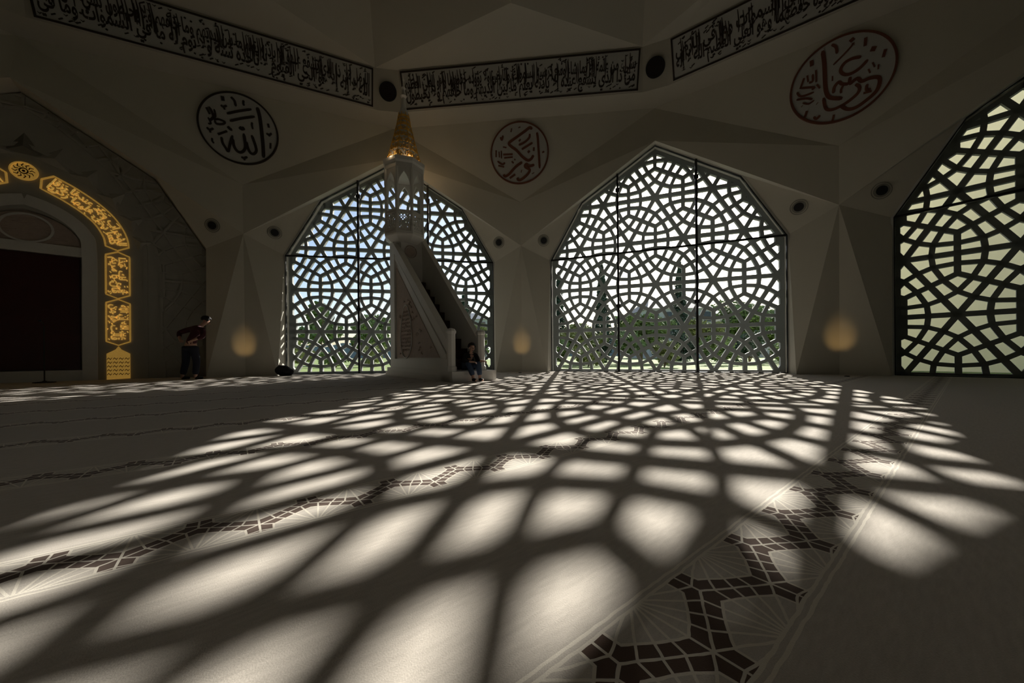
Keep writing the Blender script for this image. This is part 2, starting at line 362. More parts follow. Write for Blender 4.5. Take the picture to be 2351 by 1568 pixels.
# ------------------------------------------------------------------ calligraphy band: one panel on each visible side of the ring
V1='الله لا إله إلا هو الحي القيوم لا تأخذه سنة ولا نوم له ما في السموات وما في الأرض'; V2='من ذا الذي يشفع عنده إلا بإذنه يعلم ما بين أيديهم وما خلفهم ولا يحيطون بشيء من علمه'; V3='إلا بما شاء وسع كرسيه السموات والأرض ولا يؤوده حفظهما وهو العلي العظيم'
BT=[V1+' '+V2,V2+' '+V3,V3+' '+V1]
for idx,(kk,lab) in enumerate(((-1.5,'long dark calligraphy band on the ceiling ring above the gold mihrab and first roundel'),(-.5,'dark calligraphy band on the ceiling ring straight above the middle column roundel'),(.5,'dark calligraphy band on the ceiling ring above the large right-hand roundel'))):
    m0=frame(kk,0); nb,nt_=RB*C15,RT*C15
    up=(Vector((0,nt_,ZT))-Vector((0,nb,ZB))); H=up.length; up.normalize(); X=Vector((1,0,0)); nr=X.cross(up); 
    if nr.y>0: nr=-nr
    o=(Vector((0,nb,ZB))+Vector((0,nt_,ZT)))/2
    # local frame: x along, y = into wall (away from room), z up the slope
    ML=Matrix(((X.x,-nr.x,up.x,o.x),(X.y,-nr.y,up.y,o.y),(X.z,-nr.z,up.z,o.z),(0,0,0,1)))
    root=empty('calligraphy_band',m0@ML,lab,'calligraphy band','calligraphy bands of the ceiling ring')
    hw,hh=RT*S15-CH-.06,H/2-.05
    mb=MB(); mb.box((-hw,-.03,-hh),(hw,-.002,hh)); mb.build('panel',M['panelgrey'],root,Matrix.Identity(4))
    mb=MB()
    for a,b in (((-hw,-.05,hh-.05),(hw,-.03,hh)),((-hw,-.05,-hh),(hw,-.03,-hh+.05)),((-hw,-.05,-hh),(-hw+.05,-.03,hh)),((hw-.05,-.05,-hh),(hw,-.03,hh))): mb.box(a,b)
    mb.build('border',M['ink'],root,Matrix.Identity(4))
    mb=MB(); w=hw-.12; T=BT[idx]
    words=T.split(); h=len(words)//2
    rows=((' '.join(words[:h]),-hh+.08,.60*2*hh,-w,w),(' '.join(words[h:]),-hh+.36*2*hh,.58*2*hh,-w,w))
    for s,z0,zh,xa,xb in rows:
        put_text(mb,s,lambda x,y,t,z0=z0,zh=zh,xa=xa,xb=xb:(xa+(xb-xa)*x,-.031-t,z0+zh*y),bold=.022,th=.01)
    rnd=random.Random(idx)
    for i in range(60):      # tall uprights and vowel signs that fill the band
        x=rnd.uniform(-w,w); z=rnd.uniform(-hh+.35,-.05); l=rnd.uniform(.45,.72)
        mb.stroke([(x,z),(x+.012,z+l*.5),(x-.01,min(z+l,hh-.1))],.034,-.042,-.031)
    for i in range(150):
        x=rnd.uniform(-w,w); z=rnd.choice((rnd.uniform(-hh+.09,-hh+.22),rnd.uniform(hh-.3,hh-.1),rnd.uniform(-hh+.1,hh-.1)))
        q=rnd.random()
        if q<.4: mb.stroke([(x,z),(x+.09,z+.045)],.028,-.042,-.031)
        elif q<.7: mb.stroke([(x-.04,z+.03),(x,z),(x+.04,z+.03)],.026,-.042,-.031)
        else: mb.stroke([(x,z-.02),(x+.02,z+.02)],.045,-.042,-.031,False)
    mb.build('lettering',M['ink'],root,Matrix.Identity(4),recalc=False)
# round speakers on the chamfered ring corners
for k,lab in ((-1,'round dark speaker grille on the ceiling ring beside the pulpit spire'),(0,'round dark speaker grille on the ceiling ring above the middle window peak'),):
    a=(rb[(2*k-1)%24]+rb[(2*k)%24]+rt[(2*k-1)%24]+rt[(2*k)%24])/4
    up=((rt[(2*k-1)%24]+rt[(2*k)%24])-(rb[(2*k-1)%24]+rb[(2*k)%24])).normalized()
    X=(rb[(2*k)%24]-rb[(2*k-1)%24]).normalized(); Y=up.cross(X)
    ML=Matrix(((X.x,Y.x,up.x,a.x),(X.y,Y.y,up.y,a.y),(X.z,Y.z,up.z,a.z-.05),(0,0,0,1)))
    root=empty('ceiling_speaker',ML,lab,'speaker','speakers on the ceiling ring')
    mb=MB(); mb.disc(0,0,.255,-.05,-.004,40); mb.build('grille',M['grille'],root,Matrix.Identity(4))
    mb=MB(); mb.ring(0,0,.255,.30,-.06,-.004,48)
    for r in (.06,.12,.18): mb.ring(0,0,r,r+.012,-.056,-.05,36)
    mb.build('rim',M['black'],root,Matrix.Identity(4))
# ------------------------------------------------------------------ roundels
ROUND=[[-1.5,[-0.011,1.721],[[10,53,80,59,53,63,3,65,-41,65,-77],[7,-31,39,1,55,37,70],[7,-24,18,8,34,45,49],[6,-58,-31,-33,-15],[7,-49,-37,-47,-54,-39,-69,-33,-78,-28,-58,-19,-25],[8,-19,-35,-17,-56,-10,-70,0,-74,10,-66,15,-50,12,-12],[8,18,-36,21,-54,28,-69,37,-71,45,-60,43,-42,34,-12],[8,-31,0,-24,-7,-19,-7],[10,1,6,7,2,15,6],[5,37,29,36,20,38,8],[8,-40,89,-39,76],[6,-46,61,-39,58,-30,64],[5,-39,58,-36,50],[7,-18,93,-9,84,-6,68],[6,16,92,15,82,17,76],[6,82,36,84,24],[6,76,4,85,1,91,8],[5,85,1,84,-4],[5,87,-25,86,-43],[6,2,-88,10,-90,19,-84],[5,10,-90,11,-97],[5,-74,-46,-74,-55,-70,-61],[6,-86,-16,-79,-22,-69,-15],[5,-79,-22,-77,-30],[7,-77,48,-67,22,-78,6],[6,-84,44,-76,26],[5,-64,44,-62,23,-71,14],[5,-81,15,-75,-1,-82,-4],[6,-67,11,-55,16,-38,12,-44,4,-60,1,-64,9]]],[-0.5,[-0.039,1.755],[[9,48,79,41,86,21,74,-6,58,-38,38,-32,26,-11,10,10,-13,31,-28,44,-24,53,-11],[7,-2,28,20,36,38,51,40,64],[7,9,12,29,22,50,33],[8,67,67,70,48,72,14,74,-19,76,-59],[9,0,46,4,42],[12,-31,82,-27,81],[7,1,91,2,88],[7,-71,60,-66,50,-61,65],[8,89,0,91,-5],[7,32,-1,39,5],[6,55,16,54,4],[9,10,-33,-9,-44,-25,-57,-42,-74,-57,-80,-62,-73],[7,-18,-75,-39,-88],[9,-11,-88,-3,-97,14,-90,32,-75,38,-62,27,-55,20,-48,26,-41,37,-49,56,-45],[9,5,-65,8,-66],[9,50,-74,51,-76],[5,-89,15,-90,-9],[4,-78,9,-77,-11],[4,-69,12,-69,-15],[4,-62,25,-49,22],[6,-62,-2,-26,-3],[5,-59,-14,-26,-13],[6,-85,-24,-67,-36,-56,-31],[5,-82,-40,-60,-46],[5,-30,-28,-23,-35],[4,-19,-20,-17,-25]]],[0.5,[0.022,1.802],[[9,-38,90,-34,53,-32,6,-29,-23,-20,-41,5,-53],[7,41,37,24,41,8,37,0,22,8,8,22,4,39,10,54,24],[7,20,-4,17,-19,4,-15,-3,-7,-12,-16,-14,-31],[5,6,-20,2,-29,2,-38],[8,18,-23,34,-14,43,-25,59,-24,75,-29,78,-42,72,-62,54,-77,32,-88,15,-85,2,-71],[7,31,-27,39,-38,36,-52,19,-65,1,-72,-17,-74,-30,-65,-35,-35],[11,56,-6,59,-5],[13,64,6,67,7],[11,73,-3,76,-3],[12,-18,8,-15,8],[4,-15,43,3,57,21,73,24,80],[8,18,86,26,91],[7,26,77,27,77],[6,-19,97,-10,86,-8,69],[6,49,81,48,61],[10,66,51,62,41],[6,87,34,83,17],[6,54,-37,53,-51,61,-51],[5,47,-57,63,-58],[8,-62,76,-61,61],[6,-71,-56,-76,-72],[6,-56,-78,-50,-86,-42,-79],[5,-12,-89,-15,-105],[4,-52,46,-51,14],[5,-59,38,-59,20,-67,19],[4,-71,40,-69,22],[5,-78,36,-86,12],[5,-88,13,-56,2,-61,-2],[5,-94,4,-84,-11,-56,-11],[5,-95,-16,-73,-21,-59,-29],[4,-81,-30,-68,-38,-55,-33],[4,-50,7,-43,-6],[6,-49,-44,-48,-45],[5,-83,-38,-82,-39]]]]
QT=[Vector((0,18.8,6.60)),Vector((0,19.0*C15,9.53))]
RL=('cream calligraphy roundel with dark brown lettering between mihrab and pulpit','small calligraphy roundel with reddish lettering over the middle column between the two bright windows','calligraphy roundel with bold rust lettering over the column beside the yellowish window')
for (k,cen,strokes),lab,mt in zip(ROUND,RL,('ink','rust','rust')):
    up=(QT[1]-QT[0]).normalized(); X=Vector((1,0,0)); Y=up.cross(X)
    o=QT[0]+up*1.757
    ML=Matrix(((X.x,Y.x,up.x,o.x),(X.y,Y.y,up.y,o.y),(X.z,Y.z,up.z,o.z),(0,0,0,1)))
    root=empty('calligraphy_roundel',frame(k,0)@ML,lab,'calligraphy roundel','calligraphy roundels above the columns')
    mb=MB(); mb.disc(0,0,1.105,-.05,-.003,72); mb.build('disc',M['panelgrey'] ,root,Matrix.Identity(4))
    mb=MB(); mb.ring(0,0,1.06,1.11,-.075,-.003,72); mb.build('rim',M['ink' if mt=='ink' else 'rust'],root,Matrix.Identity(4))
    mb=MB()
    for s in strokes:
        w=s[0]/100; pts=[Vector((s[i]/100,s[i+1]/100)) for i in range(1,len(s),2)]
        if len(pts)>2:   # smooth the brush path
            q=[]
            for i in range(len(pts)-1):
                p0,p1,p2,p3=pts[max(i-1,0)],pts[i],pts[i+1],pts[min(i+2,len(pts)-1)]
                for t in (0,.25,.5,.75): q.append(.5*((2*p1)+(p2-p0)*t+(2*p0-5*p1+4*p2-p3)*t*t+(3*p1-p0-3*p2+p3)*t**3))
            pts=q+[pts[-1]]
        mb.stroke(pts,w*1.05,-.066,-.05)
    mb.build('lettering',M[mt],root,Matrix.Identity(4))
# ------------------------------------------------------------------ lattice screens
def clip_seg(p,q,poly):
    "clip segment to a convex counter-clockwise polygon"
    t0,t1=0.0,1.0; dx,dz=q[0]-p[0],q[1]-p[1]; n=len(poly)
    for i in range(n):
        a=poly[i]; b=poly[(i+1)%n]; ex,ez=b[0]-a[0],b[1]-a[1]
        num=ex*(p[1]-a[1])-ez*(p[0]-a[0]); den=ex*dz-ez*dx
        if abs(den)<1e-12:
            if num<0: return None
            continue
        t=-num/den
        if den>0: t0=max(t0,t)
        else: t1=min(t1,t)
    if t0>=t1: return None
    return (p[0]+dx*t0,p[1]+dz*t0),(p[0]+dx*t1,p[1]+dz*t1)
def lattice_segments(T,z0,x0,x1,zz0,zz1,x_off=0):
    "(kind,p,q) of the star lattice over a rectangle"
    rows=T*math.sqrt(3)/2; out=[]
    j0=int(math.floor((zz0-z0)/rows))-1; j1=int(math.ceil((zz1-z0)/rows))+1
    def pt(c,r,a): return (c[0]+r*T*math.cos(rad(a)),c[1]+r*T*math.sin(rad(a)))
    for j in range(j0,j1+1):
        n0=int((x0-x_off)/T)-2; n1=int((x1-x_off)/T)+2
        for i in range(n0,n1+1):
            c=(x_off+(i+(.5 if j%2 else 0))*T,z0+j*rows)
            for a in (0,60,120): out.append(('ray',pt(c,0,a),pt(c,1,a)))
            for a in (0,60,120): out.append(('hex',pt(c,.57735,a-30),pt(c,.57735,a+30)))
            for a in range(0,360,60):
                for s in (-1,1):
                    out.append(('arm',pt(c,.265,a),pt(c,.325,a+30*s))); out.append(('arm',pt(c,.325,a+30*s),pt(c,.5195,a+44.2*s)))
    return out
LW={'ray':.132,'hex':.122,'arm':.11}
LY0,LY1=.29,.42
def expand(poly,d):
    n=len(poly); res=[]
    for i in range(n):
        a,b,c=Vector(poly[i-1]),Vector(poly[i]),Vector(poly[(i+1)%n])
        n1=Vector(((b-a).y,-(b-a).x)).normalized(); n2=Vector(((c-b).y,-(c-b).x)).normalized()
        m=(n1+n2).normalized(); res.append(tuple(b+m*(d/max(.2,m.dot(n1)))))
    return res
LOUT=[(-GW,-.08),(GW,-.08),(GW,SH),(UX,UZ),(0,GZ),(-UX,UZ),(-GW,SH)]
LP=expand(LOUT,-.075)
def lattice(mb,poly,keep=None,T=TT,z0=.018,y0=LY0,y1=LY1,ws=LW,xo=0):
    xs=[p[0] for p in poly]; zs=[p[1] for p in poly]
    for kd,p,q in lattice_segments(T,z0,min(xs),max(xs),min(zs),max(zs),xo):
        c=clip_seg(p,q,poly)
        if not c: continue
        if keep:
            n=max(1,int(Vector((c[1][0]-c[0][0],c[1][1]-c[0][1])).length/.08)); run=None
            for i in range(n):
                a=(c[0][0]+(c[1][0]-c[0][0])*i/n,c[0][1]+(c[1][1]-c[0][1])*i/n); b=(c[0][0]+(c[1][0]-c[0][0])*(i+1)/n,c[0][1]+(c[1][1]-c[0][1])*(i+1)/n)
                ok=keep((a[0]+b[0])/2,(a[1]+b[1])/2)
                if ok and run is None: run=a
                if run is not None and (not ok or i==n-1): mb.bar(run,b if ok else a,ws[kd],y0,y1); run=None
        else: mb.bar(c[0],c[1],ws[kd],y0,y1,ext=.035 if kd=='arm' else 0)
def outline_bars(mb,poly,w,y0,y1,skip=()):
    n=len(poly)
    for i in range(n):
        if i in skip: continue
        mb.bar(poly[i],poly[(i+1)%n],w,y0,y1,ext=w*.35)
for k,nm,lab in ((-1,'window_1','grey stone star lattice screen behind the pulpit, outside its window'),(0,'window_2','grey stone star lattice screen of the fully visible middle window casting the floor pattern'),(1,'window_3','dark star lattice screen in front of the yellowish wall, cut off by the picture edge')):
    Fk=frame(k)
    mb=MB(); lattice(mb,LP); outline_bars(mb,LP,.12,LY0,LY1)
    if k==0: LAT=mb.build('lattice_screen',M['lattice'],None,Fk); tag(LAT,lab,'lattice screen','lattice screens outside the windows')
    else: tag(mb.build('lattice_screen',M['lattice'],None,Fk),lab,'lattice screen','lattice screens outside the windows')
    root=empty(nm,Fk,kind='structure')
    mb=MB(); outline_bars(mb,[(x*.994,z if z<SH else z-.02) for x,z in OUT],.05,-.02,.06)
    mb.build('frame',M['black'],root,Matrix.Identity(4))
    mb=MB(); outline_bars(mb,OUT,.05,-.035,-.021,skip=(0,)); mb.build('trim',M['alu'],root,Matrix.Identity(4))
    mx=GW/3; ztop=GZ-(GZ-UZ)/UX*mx
    for s in (-1,1):
        mb=MB(); mb.box((s*mx-.035,-.06,0),(s*mx+.035,.05,ztop-.02))
        for zb in (2.45,6.75): mb.box((s*mx-.075,-.05,zb-.06),(s*mx+.075,.06,zb+.06))
        mb.build('mullion',M['black'],root,Matrix.Identity(4))
    mb=MB(); mb.box((-GW+.03,-.03,SH-.028),(GW-.03,.05,SH+.028)); mb.build('transom',M['black'],root,Matrix.Identity(4))
    e=.04
    for poly in ([(-GW+e,.0),(-mx-e,.0),(-mx-e,SH-e),(-GW+e,SH-e)],[(-mx+e,0),(mx-e,0),(mx-e,SH-e),(-mx+e,SH-e)],[(mx+e,0),(GW-e,0),(GW-e,SH-e),(mx+e,SH-e)],
                 [(-GW+e,SH+e),(-mx-e,SH+e),(-mx-e,ztop-e),(-UX,UZ-e)],[(-mx+e,SH+e),(mx-e,SH+e),(mx-e,ztop-e),(0,GZ-e),(-mx+e,ztop-e)],[(mx+e,SH+e),(GW-e,SH+e),(UX,UZ-e),(mx+e,ztop-e)]):
        mb=MB(); mb.add([(x,.02,z) for x,z in poly],[tuple(range(len(poly)))]); mb.build('pane',M['glass'],root,Matrix.Identity(4))
# windows of the bays behind the camera: they light the hall and mirror in the gilding
for i,k in enumerate(BACKWIN):
    root=empty('window_%d'%(4+i),frame(k),kind='structure')
    mb=MB(); outline_bars(mb,[(x*.994,z if z<SH else z-.02) for x,z in OUT],.05,-.02,.06)
    for s in (-1,1): mb.box((s*GW/3-.035,-.06,0),(s*GW/3+.035,.05,7.2))
    mb.build('frame',M['black'],root,Matrix.Identity(4))
    mb=MB(); mb.add([(x*.99,.02,z) for x,z in OUT],[tuple(range(7))]); mb.build('pane',M['glass'],root,Matrix.Identity(4))
    o=LAT.copy(); COL.objects.link(o); o.parent=root; o.matrix_local=Matrix.Identity(4)
    for p_ in ('label','category','group'):
        if p_ in o: del o[p_]
# ------------------------------------------------------------------ recessed spotlights beside the windows
def spot(k,sg,lab,s=4.06,z=5.13):
    d=side(sg); S,P,U=d['S'],d['P'],d['U']
    nr=(P-S).cross(U-S).normalized()
    if nr.y>0: nr=-nr
    x=sg*s; t=(nr.dot(S)-nr.x*x-nr.z*z)/nr.y; c=Vector((x,t,z))
    up=Vector((0,0,1)); up=(up-nr*up.dot(nr)).normalized(); X=(-nr).cross(up)*1; X=up.cross(-nr)*-1
    Y=-nr; X=Y.cross(up)
    ML=Matrix(((X.x,Y.x,up.x,c.x),(X.y,Y.y,up.y,c.y),(X.z,Y.z,up.z,c.z),(0,0,0,1)))
    root=empty('recessed_spotlight',frame(k)@ML,lab,'spotlight','recessed spotlights beside the windows')
    mb=MB(); mb.disc(0,0,.125,-.03,-.004,28); mb.build('lens',M['black'],root,Matrix.Identity(4))
    mb=MB(); mb.ring(0,0,.125,.175,-.022,-.002,32); mb.ring(0,0,.205,.225,-.012,-.002,32); mb.build('rim',M['lampring'],root,Matrix.Identity(4))
for k,sg,lab in ((-2,1,'black round spotlight in the wall just right of the mihrab'),(-1,-1,'black round spotlight in the wall at the upper left of the pulpit window'),(-1,1,'black round spotlight in the wall at the upper right of the pulpit window'),(0,-1,'black round spotlight at the upper left of the middle window'),(0,1,'black round spotlight at the upper right of the middle window'),(1,-1,'dim round spotlight at the upper left of the yellowish window')):
    spot(k,sg,lab)
# ------------------------------------------------------------------ floor uplights washing the columns
for k,lab in ((-1.5,'small floor uplight glowing on the column beside the mihrab'),(-.5,'small floor uplight glowing on the column between pulpit and middle window'),(.5,'small floor uplight glowing amber on the column beside the yellowish window')):
    Fk=frame(k,18.65)
    root=empty('floor_uplight',Fk@Matrix.Translation((0,-.75,0)),lab,'uplight','uplights at the foot of the columns')
    mb=MB(); mb.lathe([(.055,0),(.055,.02),(.045,.024)],20); mb.build('body',M['black'],root,Matrix.Identity(4))
    ld=bpy.data.lights.new('uplight_lamp','SPOT'); ld.energy=UPE; ld.color=(1,.62,.22); ld.spot_size=rad(34); ld.spot_blend=1.0; ld.shadow_soft_size=.05
    lo=bpy.data.objects.new('lamp',ld); COL.objects.link(lo); lo.parent=root
    lo.location=(0,0,.05)
    dr=Vector((0,.98,1.0)); lo.rotation_euler=dr.to_track_quat('-Z','Y').to_euler()
# ------------------------------------------------------------------ minbar (pulpit) ; coordinates: x along the mihrab wall, D = distance from it
FK2=frame(-2); OX,OD=9.15,6.6
MN=empty('minbar',FK2@Matrix.Translation((9.16,-6.0,0))@Matrix.Scale(1.03,4),'tall white marble pulpit with stairs, open kiosk and gilded spire before the left window','pulpit')
TM=Matrix.Translation((-OX,OD,0))
def B(mb,x0,x1,d0,d1,z0,z1): mb.box((x0,-d1,z0),(x1,-d0,z1))
def DZ(mb,poly,x0,x1):
    "polygon in (D,z) extruded across x"
    n=len(poly)
    mb.add([(x0,-d,z) for d,z in poly]+[(x1,-d,z) for d,z in poly],[tuple(range(n)),tuple(range(2*n-1,n-1,-1))]+[(i,n+i,n+(i+1)%n,(i+1)%n) for i in range(n)])
mb=MB(); B(mb,8.66,9.76,4.44,8.82,0,.15); B(mb,8.69,9.73,4.50,8.80,.15,.27); mb.build('plinth',M['marble'],MN,TM)
mb=MB(); B(mb,8.66,9.94,8.36,8.92,0,.25); mb.build('entrance_step',M['marble'],MN,TM)
# left side: wall slab, frame, relief panel
mb=MB(); DZ(mb,[(4.75,.27),(8.60,.27),(8.60,.86),(5.05,4.16),(5.05,4.45),(4.75,4.45)],8.78,8.88); mb.build('side_wall',M['marble'],MN,TM)
mb=MB()
DZ(mb,[(4.75,.27),(5.12,.27),(5.12,4.30),(4.75,4.45)],8.72,8.78)
DZ(mb,[(5.12,.27),(8.62,.27),(8.62,.55),(5.12,.55)],8.72,8.78)
mb.build('side_frame',M['marble'],MN,TM)
def rail(z):  return [(5.0,4.36),(8.64,.98),(8.64,.98-z),(5.0,4.36-z)]
mb=MB(); DZ(mb,rail(.30),8.70,8.90); mb.build('handrail',M['marble'],MN,TM)
mb=MB(); DZ(mb,[(5.0,4.00),(8.5,.66),(8.5,.50),(5.0,3.84)],8.735,8.78); mb.build('handrail_moulding',M['marble'],MN,TM)
mb=MB(); DZ(mb,[(5.20,.58),(8.10,.58),(5.20,3.45)],8.765,8.79)
rnd=random.Random(3)
for i in range(60):
    d=rnd.uniform(5.3,7.6); z=rnd.uniform(.66,2.6)
    if z>3.3-(d-5.2)*1.0: continue
    mb.tube([(8.76,-d,z),(8.752,-d-.05,z+.04),(8.76,-d-.1,z+rnd.uniform(-.03,.03))],.014,5)
mb.build('relief_panel',M['marble_rose'],MN,TM)
mb=MB(); pts=[]
for i in range(33):
    a=2*PI*i/32; pts.append((8.757,-(5.95+.42*math.cos(a)*(1-.25*math.sin(a))),1.38+.80*math.sin(a)))
mb.tube(pts,.022,6,False); mb.build('oval_moulding',M['marble'],MN,TM)
mb=MB()
for j in range(11):
    z=.80+.115*j; hw=.36*math.sqrt(max(0,1-((z-1.38)/.78)**2))*(1-.25*((z-1.38)/.8))
    for i in range(5):
        u0=-1+i*.4; mb.tube([(8.757,-(5.95+hw*u0),z),(8.75,-(5.95+hw*(u0+.2)),z+.04),(8.757,-(5.95+hw*(u0+.36)),z)],.012,4)
mb.build('relief_lettering',M['marble_rose'],MN,TM)
# right balustrade
mb=MB(); DZ(mb,[(4.75,.27),(8.64,.27),(8.64,.96),(5.02,4.72),(4.75,4.72)],9.60,9.72); mb.build('balustrade',M['marble'],MN,TM)
mb=MB(); DZ(mb,[(5.0,4.78),(8.66,1.0),(8.66,.86),(5.0,4.64)],9.58,9.745); mb.build('handrail',M['marble'],MN,TM)
# tower block under the kiosk and its round relief
mb=MB(); B(mb,8.88,9.60,4.75,5.30,.27,4.45); mb.build('tower',M['marble'],MN,TM)
mb=MB()
for r0,r1,yy in ((.0,.15,.02),(.15,.19,.035)):
    v=[];f=[]
    N=28
    if r0==0:
        n0=len(mb.v); mb.add([(9.20+r1*math.cos(2*PI*i/N),-5.30-yy,4.02+r1*math.sin(2*PI*i/N)) for i in range(N)]+[(9.20+r1*math.cos(2*PI*i/N),-5.30,4.02+r1*math.sin(2*PI*i/N)) for i in range(N)],[tuple(range(N))]+[(i,(i+1)%N,N+(i+1)%N,N+i) for i in range(N)])
    else: mb.tube([(9.20+r1*math.cos(2*PI*i/N),-5.32,4.02+r1*math.sin(2*PI*i/N)) for i in range(N+1)],.02,6,False)
mb.build('round_relief',M['marble_rose'],MN,TM)
# carpeted steps
nst=10
for i in range(nst):
    d1=8.40-i*.315; z1=.27+(i+1)*.275
    mb=MB(); B(mb,8.885,9.595,max(5.305,d1-.315),d1,max(.28,z1-.62),z1); mb.build('step',M['brown'],MN,TM)
# entrance posts
for x,lab in ((8.75,0),(9.60,1)):
    mb=MB(); mb.lathe([(.135,0),(.135,.10),(.11,.13),(.105,.90),(.125,.93),(.125,.97),(.09,1.02),(.0,1.05)],8,(x,-8.72,.25),PI/8); mb.build('newel_post',M['marble'],MN,TM)
# kiosk
KX,KD=9.13,5.0; KR=.60
mb=MB(); mb.lathe([(.42,4.28),(.64,4.46),(.66,4.50),(.66,4.58),(.62,4.60)],8,(KX,-KD,0),0); mb.build('kiosk_floor',M['marble'],MN,TM)
def octp(i,r): a=2*PI*i/8; return Vector((KX+r*math.cos(a),-KD+r*math.sin(a),0))
for i in range(8):
    p=octp(i,KR); mb=MB(); mb.tube([p+Vector((0,0,4.55)),p+Vector((0,0,4.75)),p+Vector((0,0,4.8)),p+Vector((0,0,6.0)),p+Vector((0,0,6.1)),p+Vector((0,0,6.58))],[.065,.065,.05,.05,.065,.06],8); mb.build('kiosk_column',M['marble'],MN,TM)
for i in range(8):
    a,b=octp(i,KR),octp(i+1,KR); X=(b-a); w=X.length/2; X.normalize(); c=(a+b)/2; Y=Vector((0,0,1)).cross(X)
    ML=TM@Matrix(((X.x,Y.x,0,c.x),(X.y,Y.y,0,c.y),(0,0,1,0),(0,0,0,1)))
    k=w*.80; arc=[(-k,5.98),(-k*.94,6.10),(-k*.75,6.24),(-k*.4,6.36),(0,6.46),(k*.4,6.36),(k*.75,6.24),(k*.94,6.10),(k,5.98)]
    mb=MB()
    for j in range(len(arc)-1): mb.prism([arc[j],arc[j+1],(arc[j+1][0],6.60),(arc[j][0],6.60)],-.03,.03)
    mb.prism([(-w,5.95),(-k,5.98),(-k,6.6),(-w,6.6)],-.03,.03); mb.prism([(k,5.98),(w,5.95),(w,6.6),(k,6.6)],-.03,.03)
    mb.build('kiosk_arch',M['marble'],MN,ML)
    mb=MB(); mb.box((-w,-.025,4.60),(w,.025,4.68)); mb.box((-w,-.035,5.16),(w,.035,5.24))
    for u in (-.8,-.4,0,.4,.8):
        mb.stroke([(w*u-.09,4.68),(w*u,4.8),(w*u+.02,4.92),(w*u-.08,5.04),(w*u,5.16)],.028,-.015,.015,False); mb.stroke([(w*u+.09,4.68),(w*u,4.8),(w*u-.02,4.92),(w*u+.08,5.04),(w*u,5.16)],.028,-.015,.015,False)
    mb.build('kiosk_railing',M['marble'],MN,ML)
mb=MB(); mb.lathe([(.56,6.54),(.64,6.58),(.64,6.74),(.68,6.80),(.70,6.90),(.60,6.93)],8,(KX,-KD,0),0); mb.build('cornice',M['marble'],MN,TM)
SPZ=[(6.92,.57),(7.3,.455),(7.75,.335),(8.2,.225),(8.62,.15)]
mb=MB(); mb.lathe([(r,z) for z,r in SPZ]+[(.12,8.75)],8,(KX,-KD,0),0); mb.build('spire',M['marble'],MN,TM)
def srad(z):
    for (z0,r0),(z1,r1) in zip(SPZ[:-1],SPZ[1:]):
        if z0<=z<=z1: return r0+(r1-r0)*(z-z0)/(z1-z0)
    return SPZ[-1][1]
mb=MB()
def onsp(u,z,o=.012):   # u in face units 0..8
    i=math.floor(u); t=u-i; a=octp(i,srad(z)+o); b=octp(i+1,srad(z)+o); p=a.lerp(b,t); p.z=z; return p
rows=[(7.06,.125),(7.32,.115),(7.56,.10),(7.79,.09),(8.0,.075),(8.19,.062),(8.35,.05),(8.48,.042)]
for ri,(z,rr) in enumerate(rows):
    for i in range(8):
        w=2*srad(z)*math.sin(PI/8)
        for sgn in (1,-1):
            cx=.5+sgn*.27 if ri%2==0 else (.5-sgn*.25); pts=[]
            for j in range(11):
                a=j/10*2.5*PI-.3; q=rr*(1-.078*j); pts.append(onsp(min(i+.999,max(i+.001,i+cx+sgn*q*math.cos(a)/w*.62)),z+q*math.sin(a)))
            mb.tube(pts,[.015]*7+[.02,.026,.03,.014],5)
        for du,dz,s_ in ((.5,rr*1.05,.032),(.5,-rr*.2,.026),(.12,rr*.9,.022),(.88,rr*.9,.022)):
            c=onsp(i+du,z+dz,.012); mb.lathe([(.0,-s_),(s_*.8,-s_*.2),(.0,s_)],6,tuple(c))
for i in range(8):
    mb.tube([octp(i,srad(z)+.012)+Vector((0,0,z)) for z,_ in SPZ],.014,5)
    mb.tube([onsp(i+t,6.95,.02) for t in (0.001,.5,.999)],.02,5)
g=mb.build('gilded_arabesque',M['gold'],MN,TM); g['label']='gilded scrolled relief of the spire'
for a in (-150,-95,-40,20,80,140):  # unseen point lights added to brighten the gilded spire from below
    ld=bpy.data.lights.new('spire_fill_light','POINT'); ld.energy=SPE; ld.color=(1,.72,.42); ld.shadow_soft_size=.02
    lo=bpy.data.objects.new('fill_light',ld); COL.objects.link(lo); lo.parent=MN; lo.matrix_local=TM@Matrix.Translation((KX+.665*math.cos(rad(a)),-KD+.665*math.sin(rad(a)),6.93))
mb=MB(); mb.lathe([(.13,8.70),(.09,8.80),(.07,9.0),(.055,9.15),(.10,9.21),(.055,9.28),(.045,9.42),(.075,9.48),(.03,9.54),(.022,9.70),(.04,9.75),(.012,9.80),(.006,9.93)],12,(KX,-KD,0)); mb.build('finial',M['marble'],MN,TM)
